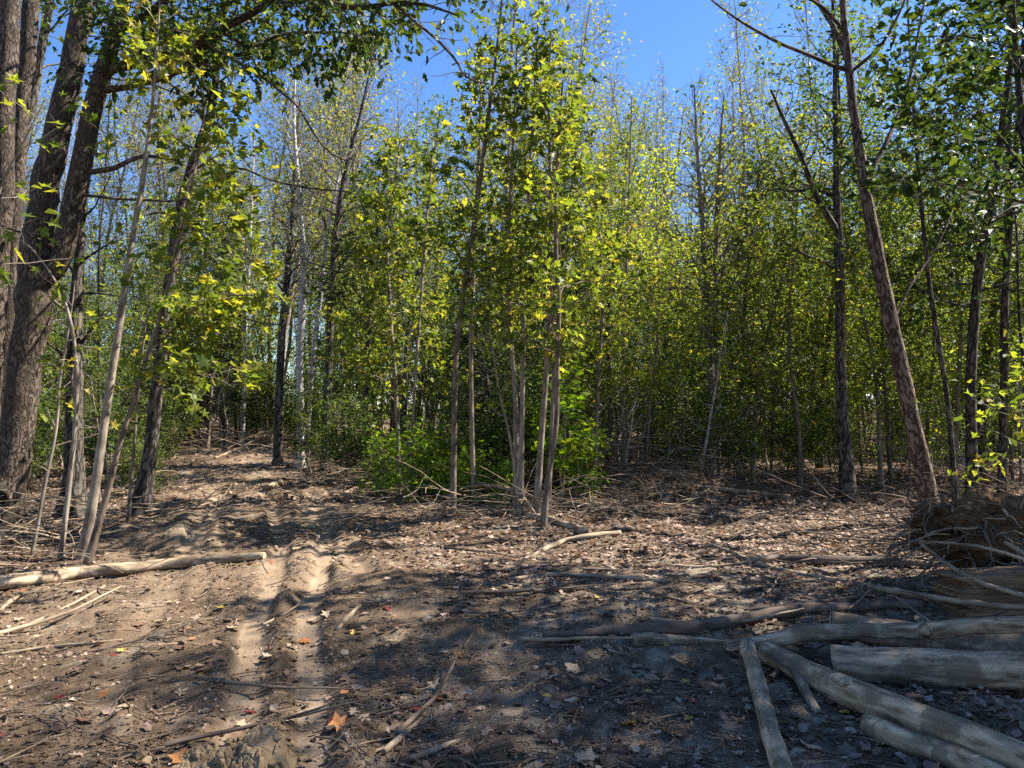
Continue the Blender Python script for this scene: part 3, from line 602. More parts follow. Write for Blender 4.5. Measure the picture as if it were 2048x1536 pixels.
traced_tree('leaning_oak', 'crooked dark trunk leaning over the edge of the trail with a sunlit base', 'tree', None,
    [(277, 1030, 44), (298, 920, 32), (316, 760, 28), (335, 600, 26), (362, 420, 24), (400, 290, 20), (425, 205, 17), (438, 90, 13), (452, -20, 10)], 10.8, M['bark_oak'], 'lf_yg', STARS, .11,
    [dict(lo=.42, hi=.98, n=22, length=dome(1.5, .7), elev=dome(.1, .7), sec=4.5, leaf_k=5, bare=.3)], 106, ext=2.5, seg=14, ridge=.004, n=70,
    extra_limbs=[([(398, 290, 7), (440, 330, 6), (490, 340, 5), (540, 360, 5), (620, 375, 4), (700, 385, 3)], [10.7, 10.5, 10.3, 10.2, 10, 9.9], dict(lo=.2, hi=1, n=9, length=dome(.7, .4), elev=dome(-.1, .4), sec=5, leaf_k=2, bare=.6)),
                 ([(340, 640, 6), (420, 610, 5), (500, 640, 4), (560, 650, 3)], [10.7, 10.4, 10.2, 10], dict(lo=.2, hi=1, n=8, length=dome(.6, .4), elev=dome(-.1, .4), sec=5, leaf_k=8))])
# near saplings; the largest star leaves are single objects
LEAF_OBJ = []
def near_sapling(name, label, pts, Y, limbs, seed, size=.112, singles=0, mat='bark_sap', lf='lf_yg', tm=None, extra=()):
    root, P, R = traced_tree(name, label, 'sapling', None, pts, Y, M[mat], lf, tm or STARS, size, limbs, seed, seg=8, rough=.04, fl=.25, extra_limbs=extra, rnd_pow=.9)
    if singles: LEAF_OBJ.append((root, singles))
    return root
near_sapling('grey_sapling', 'straight grey sapling rising past the forked tree with star leaves near its top',
    [(163, 1112, 24), (190, 980, 21), (215, 800, 18), (240, 640, 16), (262, 500, 14), (282, 380, 12), (300, 250, 9), (312, 120, 6), (320, 0, 4)], 7.9,
    [dict(lo=.70, hi=1, n=15, length=dome(.85, .4), elev=dome(.0, .6), sec=4.5, leaf_k=8, leaf_spread=.07)], 111, singles=100)
near_sapling('forked_sapling', 'slender leaning sapling with reddish lower bark and big star leaves over the trail',
    [(172, 1128, 18), (215, 985, 14), (236, 900, 12), (270, 790, 10), (302, 690, 9), (340, 560, 8), (365, 450, 7), (392, 330, 5), (410, 230, 3)], 7.6,
    [dict(lo=.42, hi=1, n=24, length=dome(1.15, .5), elev=dome(-.15, .6), sec=4.5, leaf_k=10, leaf_spread=.08, az=(-.9, .9)), dict(lo=.5, hi=1, n=8, length=dome(.7, .4), elev=dome(.1, .6), sec=4.5, leaf_k=5, leaf_spread=.06)],
    112, singles=140, mat='bark_brown', extra=[([(300, 700, 5), (360, 640, 4), (420, 600, 4), (500, 590, 3), (590, 600, 2)], [7.6, 7.3, 7.1, 7.0, 6.9], dict(lo=.25, hi=1, n=9, length=dome(.5, .3), elev=dome(-.2, .3), sec=6, leaf_k=10, leaf_spread=.05)),
        ([(285, 745, 5), (340, 720, 4), (400, 740, 3), (470, 775, 2)], [7.6, 7.3, 7.1, 6.9], dict(lo=.3, hi=1, n=7, length=dome(.4, .3), elev=dome(-.3, .2), sec=6, leaf_k=10, leaf_spread=.05))])
near_sapling('bowed_sapling', 'thin sapling bowing towards the forked tree above the fallen log',
    [(120, 1112, 12), (140, 950, 11), (153, 820, 10), (150, 700, 8), (132, 610, 7), (100, 545, 5), (55, 490, 4), (5, 462, 3)], 7.9,
    [dict(lo=.35, hi=1, n=9, length=dome(.5, .35), elev=dome(.1, .4), sec=5, leaf_k=3, bare=.5)], 113)
near_sapling('crooked_sapling', 'wispy crooked sapling at the far end of the fallen log',
    [(62, 1110, 8), (88, 980, 8), (112, 860, 7), (120, 760, 6), (140, 640, 4), (150, 560, 3)], 8.0, [dict(lo=.3, hi=1, n=10, length=dome(.5, .3), elev=dome(.2, .6), sec=5, leaf_k=5, bare=.3)], 114)
near_sapling('twisted_stem', 'twisted thin brown stem hugging the crooked leaning trunk',
    [(255, 1048, 9), (262, 970, 8), (268, 900, 7), (275, 800, 6), (285, 700, 5), (300, 590, 3)], 9.8, [dict(lo=.4, hi=1, n=7, length=dome(.5, .3), elev=dome(.2, .6), sec=5, leaf_k=5, bare=.3)], 115, mat='bark_brown')
near_sapling('edge_sapling', 'overhead sapling spray with star leaves across the leftmost trunk',
    [(-90, 1130, 14), (-80, 900, 12), (-60, 700, 9), (-30, 520, 7), (0, 380, 5), (60, 260, 4), (90, 200, 3)], 6.4,
    [dict(lo=.62, hi=1, n=8, length=dome(.6, .35), elev=dome(0, .5), sec=5, leaf_k=4, leaf_spread=.05)], 116)

# the clump of slender trees in the middle
gum_l = lambda n, L, lo=.3, k=11: [dict(lo=lo, hi=.99, n=n, length=dome(L, .45), elev=dome(.25, 1.0), sec=4.5, leaf_k=k, leaf_spread=.08)]
CL = 'slender trees of the middle clump'
def clump(label, pts, Y, n, L, seed, lo=.3, k=11, mat='bark_sap', ext=0, lf='lf_yg', name='slender_tree'):
    traced_tree(name, label, 'tree', CL, pts, Y, M[mat], lf, STARS, .108, gum_l(n, L, lo, k), seed, ext=ext, wk=.66, seg=9, rough=.04, fl=.2)
clump('brown slender tree standing clear of the clump with a slight bend to the sky', [(905, 960, 20), (908, 860, 18), (912, 720, 17), (925, 600, 16), (945, 470, 15), (968, 300, 13), (992, 110, 9), (1004, 0, 6)], 10.6, 34, 1.1, 121, .38, mat='bark_brown', ext=1)
clump('grey slender tree at the rear of the clump, straight and thin', [(948, 935, 15), (942, 760, 14), (945, 600, 13), (952, 430, 11), (960, 250, 8), (962, 120, 4)], 11.6, 30, 1.2, 122, .36)
clump('clump stem with a gentle S bend rising from the crossed branches', [(1032, 1000, 22), (1032, 880, 18), (1030, 790, 15), (1020, 650, 14), (1015, 520, 12), (1022, 370, 10), (1030, 200, 6), (1034, 90, 3)], 10.4, 30, 1.15, 123, .34)
clump('clump stem splitting off to the right of the S-bent one', [(1040, 995, 20), (1044, 850, 16), (1046, 740, 15), (1049, 600, 14), (1054, 460, 12), (1062, 300, 9), (1072, 120, 6), (1078, 0, 3)], 10.3, 32, 1.15, 124, .36)
clump('paired pale stem of the clump lit along its edge', [(1072, 1005, 22), (1082, 890, 19), (1092, 760, 17), (1099, 620, 16), (1102, 480, 14), (1100, 330, 11), (1098, 180, 7), (1102, 60, 4)], 10.1, 34, 1.2, 125, .36)
clump('front stem of the clump with a dark foot and a kink low down', [(1086, 1068, 22), (1096, 960, 18), (1112, 850, 16), (1114, 740, 15), (1117, 620, 15), (1112, 480, 13), (1114, 330, 9), (1126, 160, 5)], 9.3, 30, 1.15, 126, .36, mat='bark_brown')
clump('thin stem beside the paired pale stem of the clump', [(1096, 1010, 14), (1104, 860, 13), (1108, 700, 12), (1106, 520, 11), (1112, 380, 9), (1130, 240, 6), (1150, 130, 3)], 10.6, 26, 1.2, 127, .4)
clump('thin pale sapling left of the clump among low leaves', [(820, 930, 11), (828, 800, 10), (838, 650, 9), (850, 480, 8), (862, 340, 6), (870, 260, 3)], 12.4, 24, 1.1, 128, .3)
clump('hair-thin leaning sapling crossing the clump', [(1042, 985, 7), (1020, 880, 7), (1000, 790, 6), (985, 700, 4), (975, 640, 3)], 10.0, 8, .5, 129, .5, k=3)
# small trees round the clump that hold most of its leaves
clump('full-crowned young tree left of the clump with dense yellow-green leaves', [(800, 930, 14), (790, 760, 13), (780, 620, 12), (775, 480, 10), (790, 360, 7), (800, 280, 4)], 13.0, 36, 1.6, 131, .25, k=17, lf='lf_yg', name='young_tree')
clump('full-crowned young tree right of the clump with yellow-green leaves', [(1190, 950, 14), (1195, 780, 13), (1205, 620, 11), (1200, 480, 9), (1190, 380, 6)], 13.4, 34, 1.5, 132, .22, k=17, name='young_tree')
clump('thin-leaved tall tree right of the clump reaching into open sky', [(1250, 940, 14), (1246, 750, 13), (1252, 560, 11), (1258, 400, 8), (1262, 260, 5), (1264, 190, 3)], 15.5, 34, 1.3, 133, .35, k=5, lf='lf_pop', name='tall_thin_tree')

# trees along the trail
def trail_tree(name, label, pts, Y, mat, lf, seed, n=22, L=1.8, lo=.45, k=2.5, ext=0, bare=.4, tm=None, sz=.11):
    traced_tree(name, label, 'tree', None, pts, Y, M[mat], lf, tm or KV, sz, [dict(lo=lo, hi=.99, n=int(n * 1.4), length=dome(L, .6), elev=dome(.5, 1.1), sec=7, sec_len=.5, leaf_k=k, bare=bare, tw=.004)], seed, ext=ext, seg=10, rough=.04, wk=.78)
trail_tree('dark_straight_tree', 'straight dark trunk beside the white birch at the head of the trail', [(556, 880, 24), (562, 700, 20), (576, 540, 18), (586, 430, 14), (592, 300, 9), (600, 200, 5)], 19, 'bark_oak', 'lf_pop', 141)
trail_tree('white_birch', 'white-barked birch at the head of the trail', [(604, 870, 20), (600, 720, 19), (607, 560, 17), (602, 430, 13), (588, 260, 9), (590, 150, 5)], 18.6, 'bark_pale', 'lf_pop', 142, bare=.55)
trail_tree('second_birch', 'thinner birch leaning right from the foot of the white birch', [(612, 868, 13), (626, 720, 12), (640, 600, 11), (655, 470, 9), (690, 300, 6), (740, 170, 3)], 18.8, 'bark_pale', 'lf_pop', 143, bare=.55)
trail_tree('dark_curving_tree', 'dark trunk curving right beside the trail head, bare twigs above', [(650, 890, 24), (658, 720, 21), (664, 580, 19), (672, 460, 16), (692, 340, 12), (720, 230, 8), (745, 120, 4)], 18, 'bark_oak', 'lf_pop', 144, n=26, L=2.2, bare=.5)
trail_tree('slim_dark_tree', 'slim dark trunk between trail head and clump', [(728, 880, 16), (734, 700, 14), (745, 560, 13), (760, 430, 10), (775, 330, 6)], 17, 'bark_oak', 'lf_oak', 145, n=24, L=1.8, k=10, bare=.1)
trail_tree('pair_of_poles_tree', 'pole-thin grey tree deep behind the trail bend', [(486, 880, 12), (490, 700, 11), (498, 520, 9), (505, 380, 6), (508, 270, 3)], 24, 'bark_pale', 'lf_pop', 146, bare=.5, L=2)
# right side
trail_tree('tulip_poplar', 'fan-shaped poplar with upswept bare twigs and leaves tufted at the tips', [(1424, 900, 22), (1420, 720, 19), (1411, 560, 16), (1404, 430, 13), (1394, 300, 9), (1388, 170, 4)], 17, 'bark_sap', 'lf_pop', 151, n=30, L=2.6, lo=.40, k=1.3, bare=.45, tm=[vary(TULIP, 41), vary(TULIP, 42), vary(TULIP, 43)], sz=.125)
trail_tree('twin_poplar', 'second upright stem of poplar close beside the fan-shaped one', [(1436, 900, 18), (1432, 720, 16), (1430, 560, 15), (1434, 430, 12), (1440, 300, 8), (1448, 190, 4)], 17.3, 'bark_sap', 'lf_pop', 152, n=26, L=2.4, lo=.40, k=1.3, bare=.45, tm=[vary(TULIP, 41), vary(TULIP, 42), vary(TULIP, 43)], sz=.125)
traced_tree('reddish_leaning_tree', 'reddish-brown trunk leaning left across the sky beside the upturned roots', 'tree', None,
    [(1866, 1068, 44), (1846, 940, 37), (1815, 800, 34), (1780, 640, 32), (1753, 500, 29), (1731, 380, 23), (1713, 260, 20), (1700, 160, 17), (1690, 60, 15), (1683, -20, 13)], 9.3, M['bark_red'], 'lf_dark', [OAK, OVAL], .12,
    [dict(lo=.80, hi=.98, n=10, length=dome(1.4, .7), elev=dome(.4, 1.0), sec=4, leaf_k=4, bare=.5)], 153, ext=4, seg=20, ridge=.005, n=90, rough=.04,
    extra_limbs=[([(1702, 142, 11), (1622, 112, 8), (1552, 82, 7), (1482, 45, 5), (1425, 4, 4), (1400, -30, 3)], [9.3, 9.1, 9.0, 8.9, 8.8, 8.7], dict(lo=.35, hi=1, n=6, length=dome(.4, .3), elev=dome(-.3, .3), sec=5, leaf_k=2, bare=.8)),
        ([(1700, 120, 16), (1672, 62, 13), (1642, 18, 10), (1612, -30, 8)], [9.3, 9.4, 9.5, 9.6], None),
        ([(1698, 70, 9), (1650, 20, 7), (1600, -10, 6)], [9.3, 9.2, 9.1], None),
        ([(1738, 350, 12), (1782, 270, 10), (1812, 180, 8), (1834, 70, 6), (1852, -20, 5)], [9.4, 9.6, 9.8, 9.9, 10], dict(lo=.3, hi=1, n=10, length=dome(.9, .5), elev=dome(.2, .6), sec=4, leaf_k=9)),
        ([(1706, 140, 9), (1745, 110, 8), (1790, 40, 6), (1815, -20, 5)], [9.3, 9.2, 9.1, 9.0], None),
        ([(1792, 630, 6), (1830, 560, 5), (1878, 480, 4), (1910, 400, 3)], [9.4, 9.6, 9.8, 10], None)])
traced_tree('upright_oak', 'upright dark oak at the back corner of the clearing with a forked crown', 'tree', None,
    [(1697, 1000, 38), (1690, 900, 27), (1682, 750, 22), (1680, 600, 20), (1678, 500, 19), (1674, 400, 16), (1672, 250, 12), (1668, 100, 8), (1664, -30, 6)], 13.3, M['bark_oak'], 'lf_green', KV, .095,
    [dict(lo=.45, hi=.99, n=30, length=dome(2.0, .9), elev=dome(.3, .9), sec=4.5, leaf_k=9)], 154, ext=2, wk=1.0, seg=16, ridge=.005, n=70,
    extra_limbs=[([(1676, 470, 14), (1640, 400, 13), (1602, 310, 11), (1572, 240, 8), (1540, 180, 5)], [13.3, 13.1, 12.9, 12.8, 12.7], dict(lo=.25, hi=1, n=16, length=dome(1.3, .6), elev=dome(.2, .7), sec=4.5, leaf_k=8)),
        ([(1678, 400, 10), (1640, 380, 8), (1590, 382, 6), (1550, 378, 4)], [13.3, 13.2, 13, 12.9], dict(lo=.3, hi=1, n=8, length=dome(.7, .4), elev=dome(.2, .7), sec=4.5, leaf_k=8)),
        ([(1682, 540, 8), (1640, 520, 6), (1590, 500, 4)], [13.3, 13, 12.8], dict(lo=.3, hi=1, n=8, length=dome(.7, .4), elev=dome(.1, .5), sec=4.5, leaf_k=8))])
def right_tree(name, label, pts, Y, seed, n=26, L=2.0, lo=.3, k=9, lf='lf_dark', mat='bark_oak', ext=2, tm=None, sz=.125):
    traced_tree(name, label, 'tree', None, pts, Y, M[mat], lf, tm or (STARS[2:] + KV), sz, [dict(lo=lo, hi=.99, n=n, length=dome(L, .8), elev=dome(.1, .9), sec=4.5, leaf_k=k)], seed, ext=ext, seg=12, rough=.05, n=60, wk=.7)
right_tree('dark_forked_tree', 'dark trunk bending right behind the upturned roots under dense leaves', [(1945, 1010, 38), (1942, 850, 34), (1944, 700, 32), (1958, 540, 30), (1985, 390, 26), (2012, 200, 22), (2038, 0, 18)], 12.6, 161, n=32, L=2.2)
right_tree('straight_edge_tree', 'straight dark trunk near the picture edge under the densest leaves', [(2004, 1010, 28), (2008, 800, 25), (2010, 600, 24), (2024, 400, 20), (2040, 200, 16), (2050, 30, 12)], 13.4, 162, n=30)
right_tree('slim_leaning_tree', 'slim grey trunk leaning left behind the reddish leaning one', [(1912, 1005, 18), (1898, 830, 16), (1880, 700, 15), (1858, 560, 14), (1840, 380, 12), (1824, 180, 9), (1815, 0, 6)], 11.6, 163, n=26, L=1.6, lo=.4)
right_tree('leafy_edge_maple', 'leafy maple filling the upper corner with dark green leaves', [(2105, 1180, 36), (2100, 900, 33), (2085, 600, 31), (2062, 400, 27), (2040, 200, 22), (2025, 0, 17)], 7.4, 164, n=34, L=2.0, lo=.45, k=10)
right_tree('young_edge_maple', 'young maple with low bright leaves at the edge of the picture', [(2068, 1120, 14), (2062, 1000, 12), (2050, 900, 10), (2042, 820, 7), (2038, 760, 4)], 8.0, 165, n=12, L=.65, lo=.35, k=8, lf='lf_yg', mat='bark_sap', ext=0, sz=.11)
# singled-out understory
def under_px(kind, v, px, Y, s, label, name=None, sz=None): p = at(px, 900, Y); place(kind, v, p[0], Y, s, label, None, name, sz=sz)
PR['lime', 0] = proto(91, 2.3, .02, 'bark_sap', 'lf_lime', [STAR, MAPLE], .13, [dict(lo=.35, hi=1, n=11, length=dome(.7, .4), elev=dome(0, .5), sec=5, leaf_k=13)], stems=2, flatness=.4)
PR['lime', 1] = PR['lime', 2] = proto(92, 1.3, .014, 'bark_sap', 'lf_lime', [STAR, OVAL], .09, [dict(lo=.1, hi=1, n=12, length=dome(.5, .3), elev=dome(.2, .8), sec=6, leaf_k=12)], stems=4)
PD['lime'] = ('lime_green_bush', 'bright lime-green bush with low sprays of leaves', 'bright green bushes by the clump')
under_px('lime', 0, 1122, 11.6, .95, 'glowing lime-green bush right behind the clump stems')
under_px('lime', 1, 830, 12.2, 1.0, 'low bright green bush at the left foot of the clump')
under_px('lime', 1, 935, 11.8, .75, 'small sunlit yellow-green bush between the bending tree and the clump')
under_px('lime', 1, 1010, 11.4, .6, 'knee-high sunlit seedling tuft right behind the crossed branches')
under_px('lime', 1, 880, 12.6, 1.0, 'yellow-green bush right beside the bending slender tree')
under_px('lime', 1, 775, 13.2, .9, 'sunlit small-leaved bush at the edge of the shrubs left of the clump')
under_px('lime', 1, 1165, 12.6, .9, 'low green bush at the right foot of the clump')
under_px('shrub', 0, 960, 13.0, 1.0, 'rounded leafy shrub behind the gap in the clump', 'rounded_shrub')
under_px('shrub', 2, 1090, 13.2, 1.0, 'tall leafy shrub behind the paired pale stem', 'tall_shrub')
under_px('shrub', 1, 1015, 12.8, 1.1, 'leafy dark shrub directly behind the clump', 'leafy_shrub')
under_px('shrub', 0, 700, 15.5, 1.2, 'dense green shrub between trail and clump', 'dense_shrub')
under_px('shrub', 2, 620, 18.0, 1.0, 'pale green shrub under the birches', 'birch_shrub')
under_px('cedar', 0, 1000, 15.2, .85, 'dark evergreen cedar directly behind the clump', sz=.8)
under_px('cedar', 1, 1480, 20, 1.15, 'tall dark cedar behind the fan-shaped poplar')
under_px('cedar', 2, 450, 24, 1.1, 'dark cedar beyond the left side of the trail')
under_px('yel', 0, 1600, 15.2, 1.0, 'bright yellow-leaved tree left of the upright oak')
under_px('yel', 1, 1780, 16.0, 1.05, 'bright yellow-leaved tree between oak and reddish leaning trunk')
under_px('yel', 2, 1290, 14.6, .8, 'yellow-green small tree at the right end of the clump')
under_px('oak', 0, 800, 19, .85, 'round-crowned green tree rising behind the left of the clump')
under_px('oak', 1, 1215, 19, .8, 'full green crown right of the clump below open sky')
under_px('oak', 2, 1640, 20, .95, 'broad green crown behind the upright oak')
under_px('yel', 2, 1850, 17.5, 1.0, 'bright yellow-green crown right behind the reddish leaning trunk')
under_px('oak', 1, 1960, 17, 1.0, 'heavy green crown at the right edge behind the bent dark trunk')
under_px('gum', 0, 1500, 16.5, 1.0, 'slim yellow-green tree between the poplar and the upright oak')

PR['grey', 0] = PR['grey', 1] = PR['grey', 2] = proto(95, 3.2, .03, 'bark_pale', 'lf_blue', [NEEDLE], .06, [dict(lo=.1, hi=1, n=26, length=dome(1.1, .5), elev=dome(.1, .5), sec=8, leaf_k=6, bare=.4)])
PD['grey'] = ('dead_cedar', 'grey dead cedar with a haze of dry twigs', 'dead cedars')
under_px('grey', 0, 1400, 14.9, 1.1, 'grey dead cedar with bare drooping twigs right of the lime bush')
under_px('grey', 0, 1250, 14.2, .8, 'small grey dead cedar with arching straw-like twigs')

# the wood goes on outside the picture: trees whose shade falls on the clearing
for (k, v, x, y, s) in [('oak', 0, 9.4, 5.6, 1.0), ('oak', 1, 8.0, 3.4, .95), ('gum', 0, 7.0, 6.4, .95), ('oak', 2, 12.6, 5.6, 1.05), ('oak', 1, 6.4, 1.2, .9), ('oak', 1, 7.2, 4.9, 1.15), ('oak', 0, 7.8, 2.6, 1.2), ('oak', 2, 8.6, .4, 1.2), ('oak', 2, 13.6, 14.4, 1.1), ('oak', 1, 10.2, 3.2, 1.2), ('oak', 1, 8.9, 5.5, 1.4), ('oak', 0, 7.4, 3.8, 1.35), ('oak', 0, 11.2, 5.0, 1.25), ('oak', 2, 10.0, 1.2, 1.2), ('gum', 1, 8.4, 4.4, 1.2),
                        ('pop', 0, 15.5, 9, 1), ('oak', 0, 14.5, 4.5, 1.1), ('under', 0, 9.5, 6.5, 1), ('gum', 2, 5.2, -1.5, 1), ('oak', 2, -4.5, -3.5, 1), ('oak', 0, 1.5, -6, 1.05), ('pop', 1, -9, 1.5, 1), ('oak', 1, -10.5, 6, 1),
                        ('under', 1, -9.5, 9, 1.1), ('gum', 1, -8.5, 4, 1)]:
    place(k, v, x, y, s, PD[k][1] + ' standing beside the clearing', 'trees beside the clearing')
# ------------------------------------------------------------------ single star leaves on the near saplings
rng = np.random.default_rng(55)
STAR_ME = []
for k, tv in enumerate((STARS[0], STARS[1], STARS[2], STARS[3])):
    for q in (.25, .5, .75, .95):
        STAR_ME.append(mk_mesh('leaf', tv[0], tv[1], None, M['lf_yg'], fattr=np.full(len(tv[1]), q), flat=True))
from mathutils import Matrix
def single_leaves(root, n):
    """Takes n leaves out of the crown mesh nearest the camera and hangs them as objects of their own."""
    cr = [c for c in root.children if c.name.startswith('crown')][0]; me = cr.data
    tw = [c for c in root.children if c.name.startswith('twigs')][0].data
    nv = len(tw.vertices); co = np.empty(nv * 3, np.float32); tw.vertices.foreach_get('co', co); co = co.reshape(-1, 3)
    pick = rng.choice(nv, n, replace=True); pos = co[pick] + rng.normal(0, .03, (n, 3))
    fr = leaf_frames(rng, n, .5, .45)
    for i in range(n):
        mt = Matrix(fr[i].tolist()).to_4x4(); s = rng.uniform(.09, .145)
        o = add('leaf', STAR_ME[int(rng.integers(len(STAR_ME)))], cr)
        o.matrix_local = Matrix.Translation(pos[i].tolist()) @ mt @ Matrix.Scale(s, 4)
for root, n in LEAF_OBJ: single_leaves(root, n)

# ------------------------------------------------------------------ logs
def cap_disc(name, c, nrm, r, mat, seed, wob=.06):
    rngc = np.random.default_rng(seed); seg = 24; ref = np.array([0, 0, 1.0]); a = norm(np.cross(nrm, ref)); b = np.cross(nrm, a)
    th = np.arange(seg) * 2 * math.pi / seg; V = [np.zeros(3)]
    ring = lambda k, dz: [(math.cos(t) * a + math.sin(t) * b) * r * k * (1 + wob * math.sin(3 * t + seed)) + nrm * dz for t in th]
    V += ring(.5, .004) + ring(.97, 0.0); V = np.array(V); j = np.arange(seg); k = (j + 1) % seg
    T = np.stack([np.zeros(seg, int), j + 1, k + 1], -1); Q = np.stack([j + 1, j + 1 + seg, k + 1 + seg, k + 1], -1)
    me = mk_mesh(name, V, T, Q, mat); return me
def log(name, label, cat, pts, mat, seg=16, n=40, rough=.05, ends=(True, False), group=None, lift=0.0, ridge=0.0, seed=1, stubs=(), jit=.04, sink=.8):
    P = []; R = []
    for q in pts:
        x, y, w = q[:3]; p, r = on_ground(x, y, w, q[3] if len(q) > 3 else lift, sink); P.append(p); R.append(r * math.cos(math.atan((x - CX) / F)))
    S = spline(np.column_stack([P, R]), n); P = S[:, :3]; R = np.maximum(S[:, 3], .002)
    if jit: Q = jitter_path(P, R.mean() * jit, seed); Q[:, 2] = P[:, 2] + (Q[:, 1] - P[:, 1]) * .3; P = Q
    root = empty(name, tuple(P[0]), label, cat, group)
    tb = Tubes(); tb.add(P, R, seg, rough, seed=seed, ridge=ridge, cap=True)
    localise(add('bark', tb.mesh('bark', M[mat])), root)
    D = norm(np.gradient(P, axis=0))
    for e, on in ((0, ends[0]), (-1, ends[1])):
        if on:
            nn = -D[0] if e == 0 else D[-1]; c = P[e] + nn * .006
            o = add('cut_face', cap_disc('cut_face', c, nn, R[e], M['cut'], seed), root, loc=tuple(c - P[0]))
    for (t, ang, ln, rr) in stubs:
        i = int(t * (n - 1)); sd = norm(np.cross(D[i], [0, 0, 1])); d = norm(math.cos(ang) * np.array([0, 0, 1]) + math.sin(ang) * sd + D[i] * .3)
        b = Tubes(); b.add([P[i] + d * R[i] * .5, P[i] + d * (R[i] + ln * .5), P[i] + d * (R[i] + ln)], [rr * 1.35, rr * 1.05, rr], 9, .05, cap=True, seed=seed)
        localise(add('branch_stub', b.mesh('branch_stub', M[mat])), root)
    return root
LG = 'cut logs piled at the side of the clearing'
log('thick_log', 'thickest grey log with a sawn end and a cut knot', 'log', [(1668, 1328, 76), (1800, 1334, 84), (1950, 1340, 89), (2100, 1345, 93), (2250, 1350, 96)], 'log_grey', 26, 70, .025, seed=5, ridge=.003, stubs=[(.10, -.75, .015, .055)], group=LG)
log('half_hidden_log', 'thick brown log half hidden behind the branchy one', 'log', [(1662, 1248, 54), (1780, 1268, 64), (1900, 1286, 70), (2050, 1302, 78), (2200, 1316, 84)], 'log_tan', 22, 60, .025, seed=6, group=LG)
log('diagonal_log', 'long smooth tan log running diagonally out of the bottom corner', 'log', [(1532, 1302, 42), (1600, 1340, 54), (1700, 1385, 64), (1800, 1425, 72), (1900, 1465, 82), (2010, 1512, 94), (2120, 1560, 104)], 'log_tan', 22, 70, .03, seed=7, ridge=.002, group=LG, lift=.02, stubs=[(.34, .5, .012, .03)])
log('bottom_log', 'short tan log pointing to the bottom corner below the diagonal one', 'log', [(1738, 1450, 46), (1800, 1476, 50), (1880, 1506, 56), (1980, 1550, 64), (2060, 1590, 70)], 'log_tan', 20, 50, .035, seed=8, ridge=.002, group=LG)
log('upright_pole', 'pale pole lying towards the viewer at the tip of the log pile', 'log', [(1494, 1288, 30, .10), (1508, 1340, 33, .07), (1524, 1400, 37, .03), (1546, 1480, 42, .01), (1572, 1570, 48, 0)], 'log_tan', 18, 50, .035, seed=9, ridge=.002, group=LG, stubs=[(.12, 1.1, .012, .025)])
log('short_branch', 'short bent grey branch stub leaning off the diagonal log', 'branch', [(1584, 1326, 24, .06), (1600, 1358, 24, .03), (1616, 1392, 22, 0), (1636, 1424, 18, -.005)], 'log_tan', 12, 24, .08, seed=10, group=LG)
log('flaking_log', 'long thin log with flaking pale bark resting across the pile', 'log', [(1452, 1292, 24, .0), (1530, 1284, 28, .05), (1600, 1268, 38, .09), (1700, 1264, 34, .12), (1800, 1262, 36, .14), (1885, 1262, 40, .16), (1960, 1252, 40, .2), (2060, 1246, 42, .25), (2200, 1240, 44, .3)], 'log_grey', 18, 80, .07, seed=11, group=LG, stubs=[(.58, 1.2, .02, .035)], jit=.3)
log('splintered_slab', 'flat splintered slab of weathered wood at the near tip of the pile', 'wood', [(1268, 1280, 26), (1300, 1278, 25), (1350, 1279, 20), (1400, 1280, 14), (1452, 1284, 8)], 'log_grey', 10, 30, .16, seed=12, ends=(False, False), jit=.1)
log('long_dark_log', 'long dark muddy log stretching behind the pile', 'log', [(1085, 1272, 16), (1200, 1266, 22), (1300, 1258, 24), (1400, 1252, 26), (1500, 1236, 25), (1600, 1220, 24), (1720, 1212, 22), (1850, 1206, 20)], 'log_dark', 14, 70, .08, seed=13, jit=.35)
log('long_pale_branch', 'very long pale branch arcing from the leaves into the pile', 'branch', [(1400, 1082, 6), (1470, 1108, 9), (1560, 1140, 11), (1680, 1162, 13), (1800, 1184, 14, .05), (1920, 1202, 15, .12), (2050, 1216, 16, .15), (2150, 1224, 16, .18)], 'stick', 9, 70, .06, seed=14, ends=(False, False), jit=.3)
log('dark_thin_branch', 'thin dark branch lying just behind the long muddy log', 'branch', [(1490, 1220, 4), (1600, 1208, 6), (1700, 1196, 7), (1770, 1188, 8)], 'log_dark', 7, 40, .06, seed=15, ends=(False, False), jit=.4)
log('mid_log', 'dark log in leaf litter with a sunlit stretch of bark', 'log', [(1500, 1122, 16), (1570, 1118, 20), (1680, 1122, 22), (1780, 1124, 20), (1860, 1130, 18)], 'log_dark', 12, 40, .1, seed=16)
log('low_rail_log', 'pale thin log lying at the foot of the right-hand trees', 'log', [(1335, 970, 8), (1420, 976, 9), (1500, 984, 8), (1580, 992, 6)], 'stick', 9, 40, .08, seed=17)
log('fallen_left_log', 'long barkless log lying across the left side of the trail', 'log', [(-40, 1172, 34), (60, 1158, 33), (150, 1148, 31), (240, 1138, 28), (340, 1127, 24), (440, 1118, 20), (530, 1111, 15)], 'log_tan', 20, 80, .05, seed=18, ends=(False, True), stubs=[(.3, .2, .01, .03)], jit=.25)
log('sunlit_branch', 'stout sunlit branch lying before the clump', 'branch', [(1048, 1118, 6), (1090, 1098, 10), (1130, 1082, 11), (1180, 1072, 12), (1240, 1066, 10)], 'stick', 11, 40, .12, seed=19, jit=.4)
log('bowed_rail', 'long straight brown stick lying across the middle of the clearing', 'stick', [(1022, 1158, 7), (1100, 1150, 10), (1200, 1152, 10), (1290, 1158, 9), (1335, 1164, 7)], 'stick', 9, 40, .06, seed=20, jit=.25)
log('clump_foot_log', 'grey log lying under the front clump stem', 'log', [(930, 1014, 9), (1000, 1022, 11), (1070, 1034, 14), (1130, 1048, 16), (1170, 1062, 18)], 'log_grey', 12, 50, .08, seed=21, jit=.3)
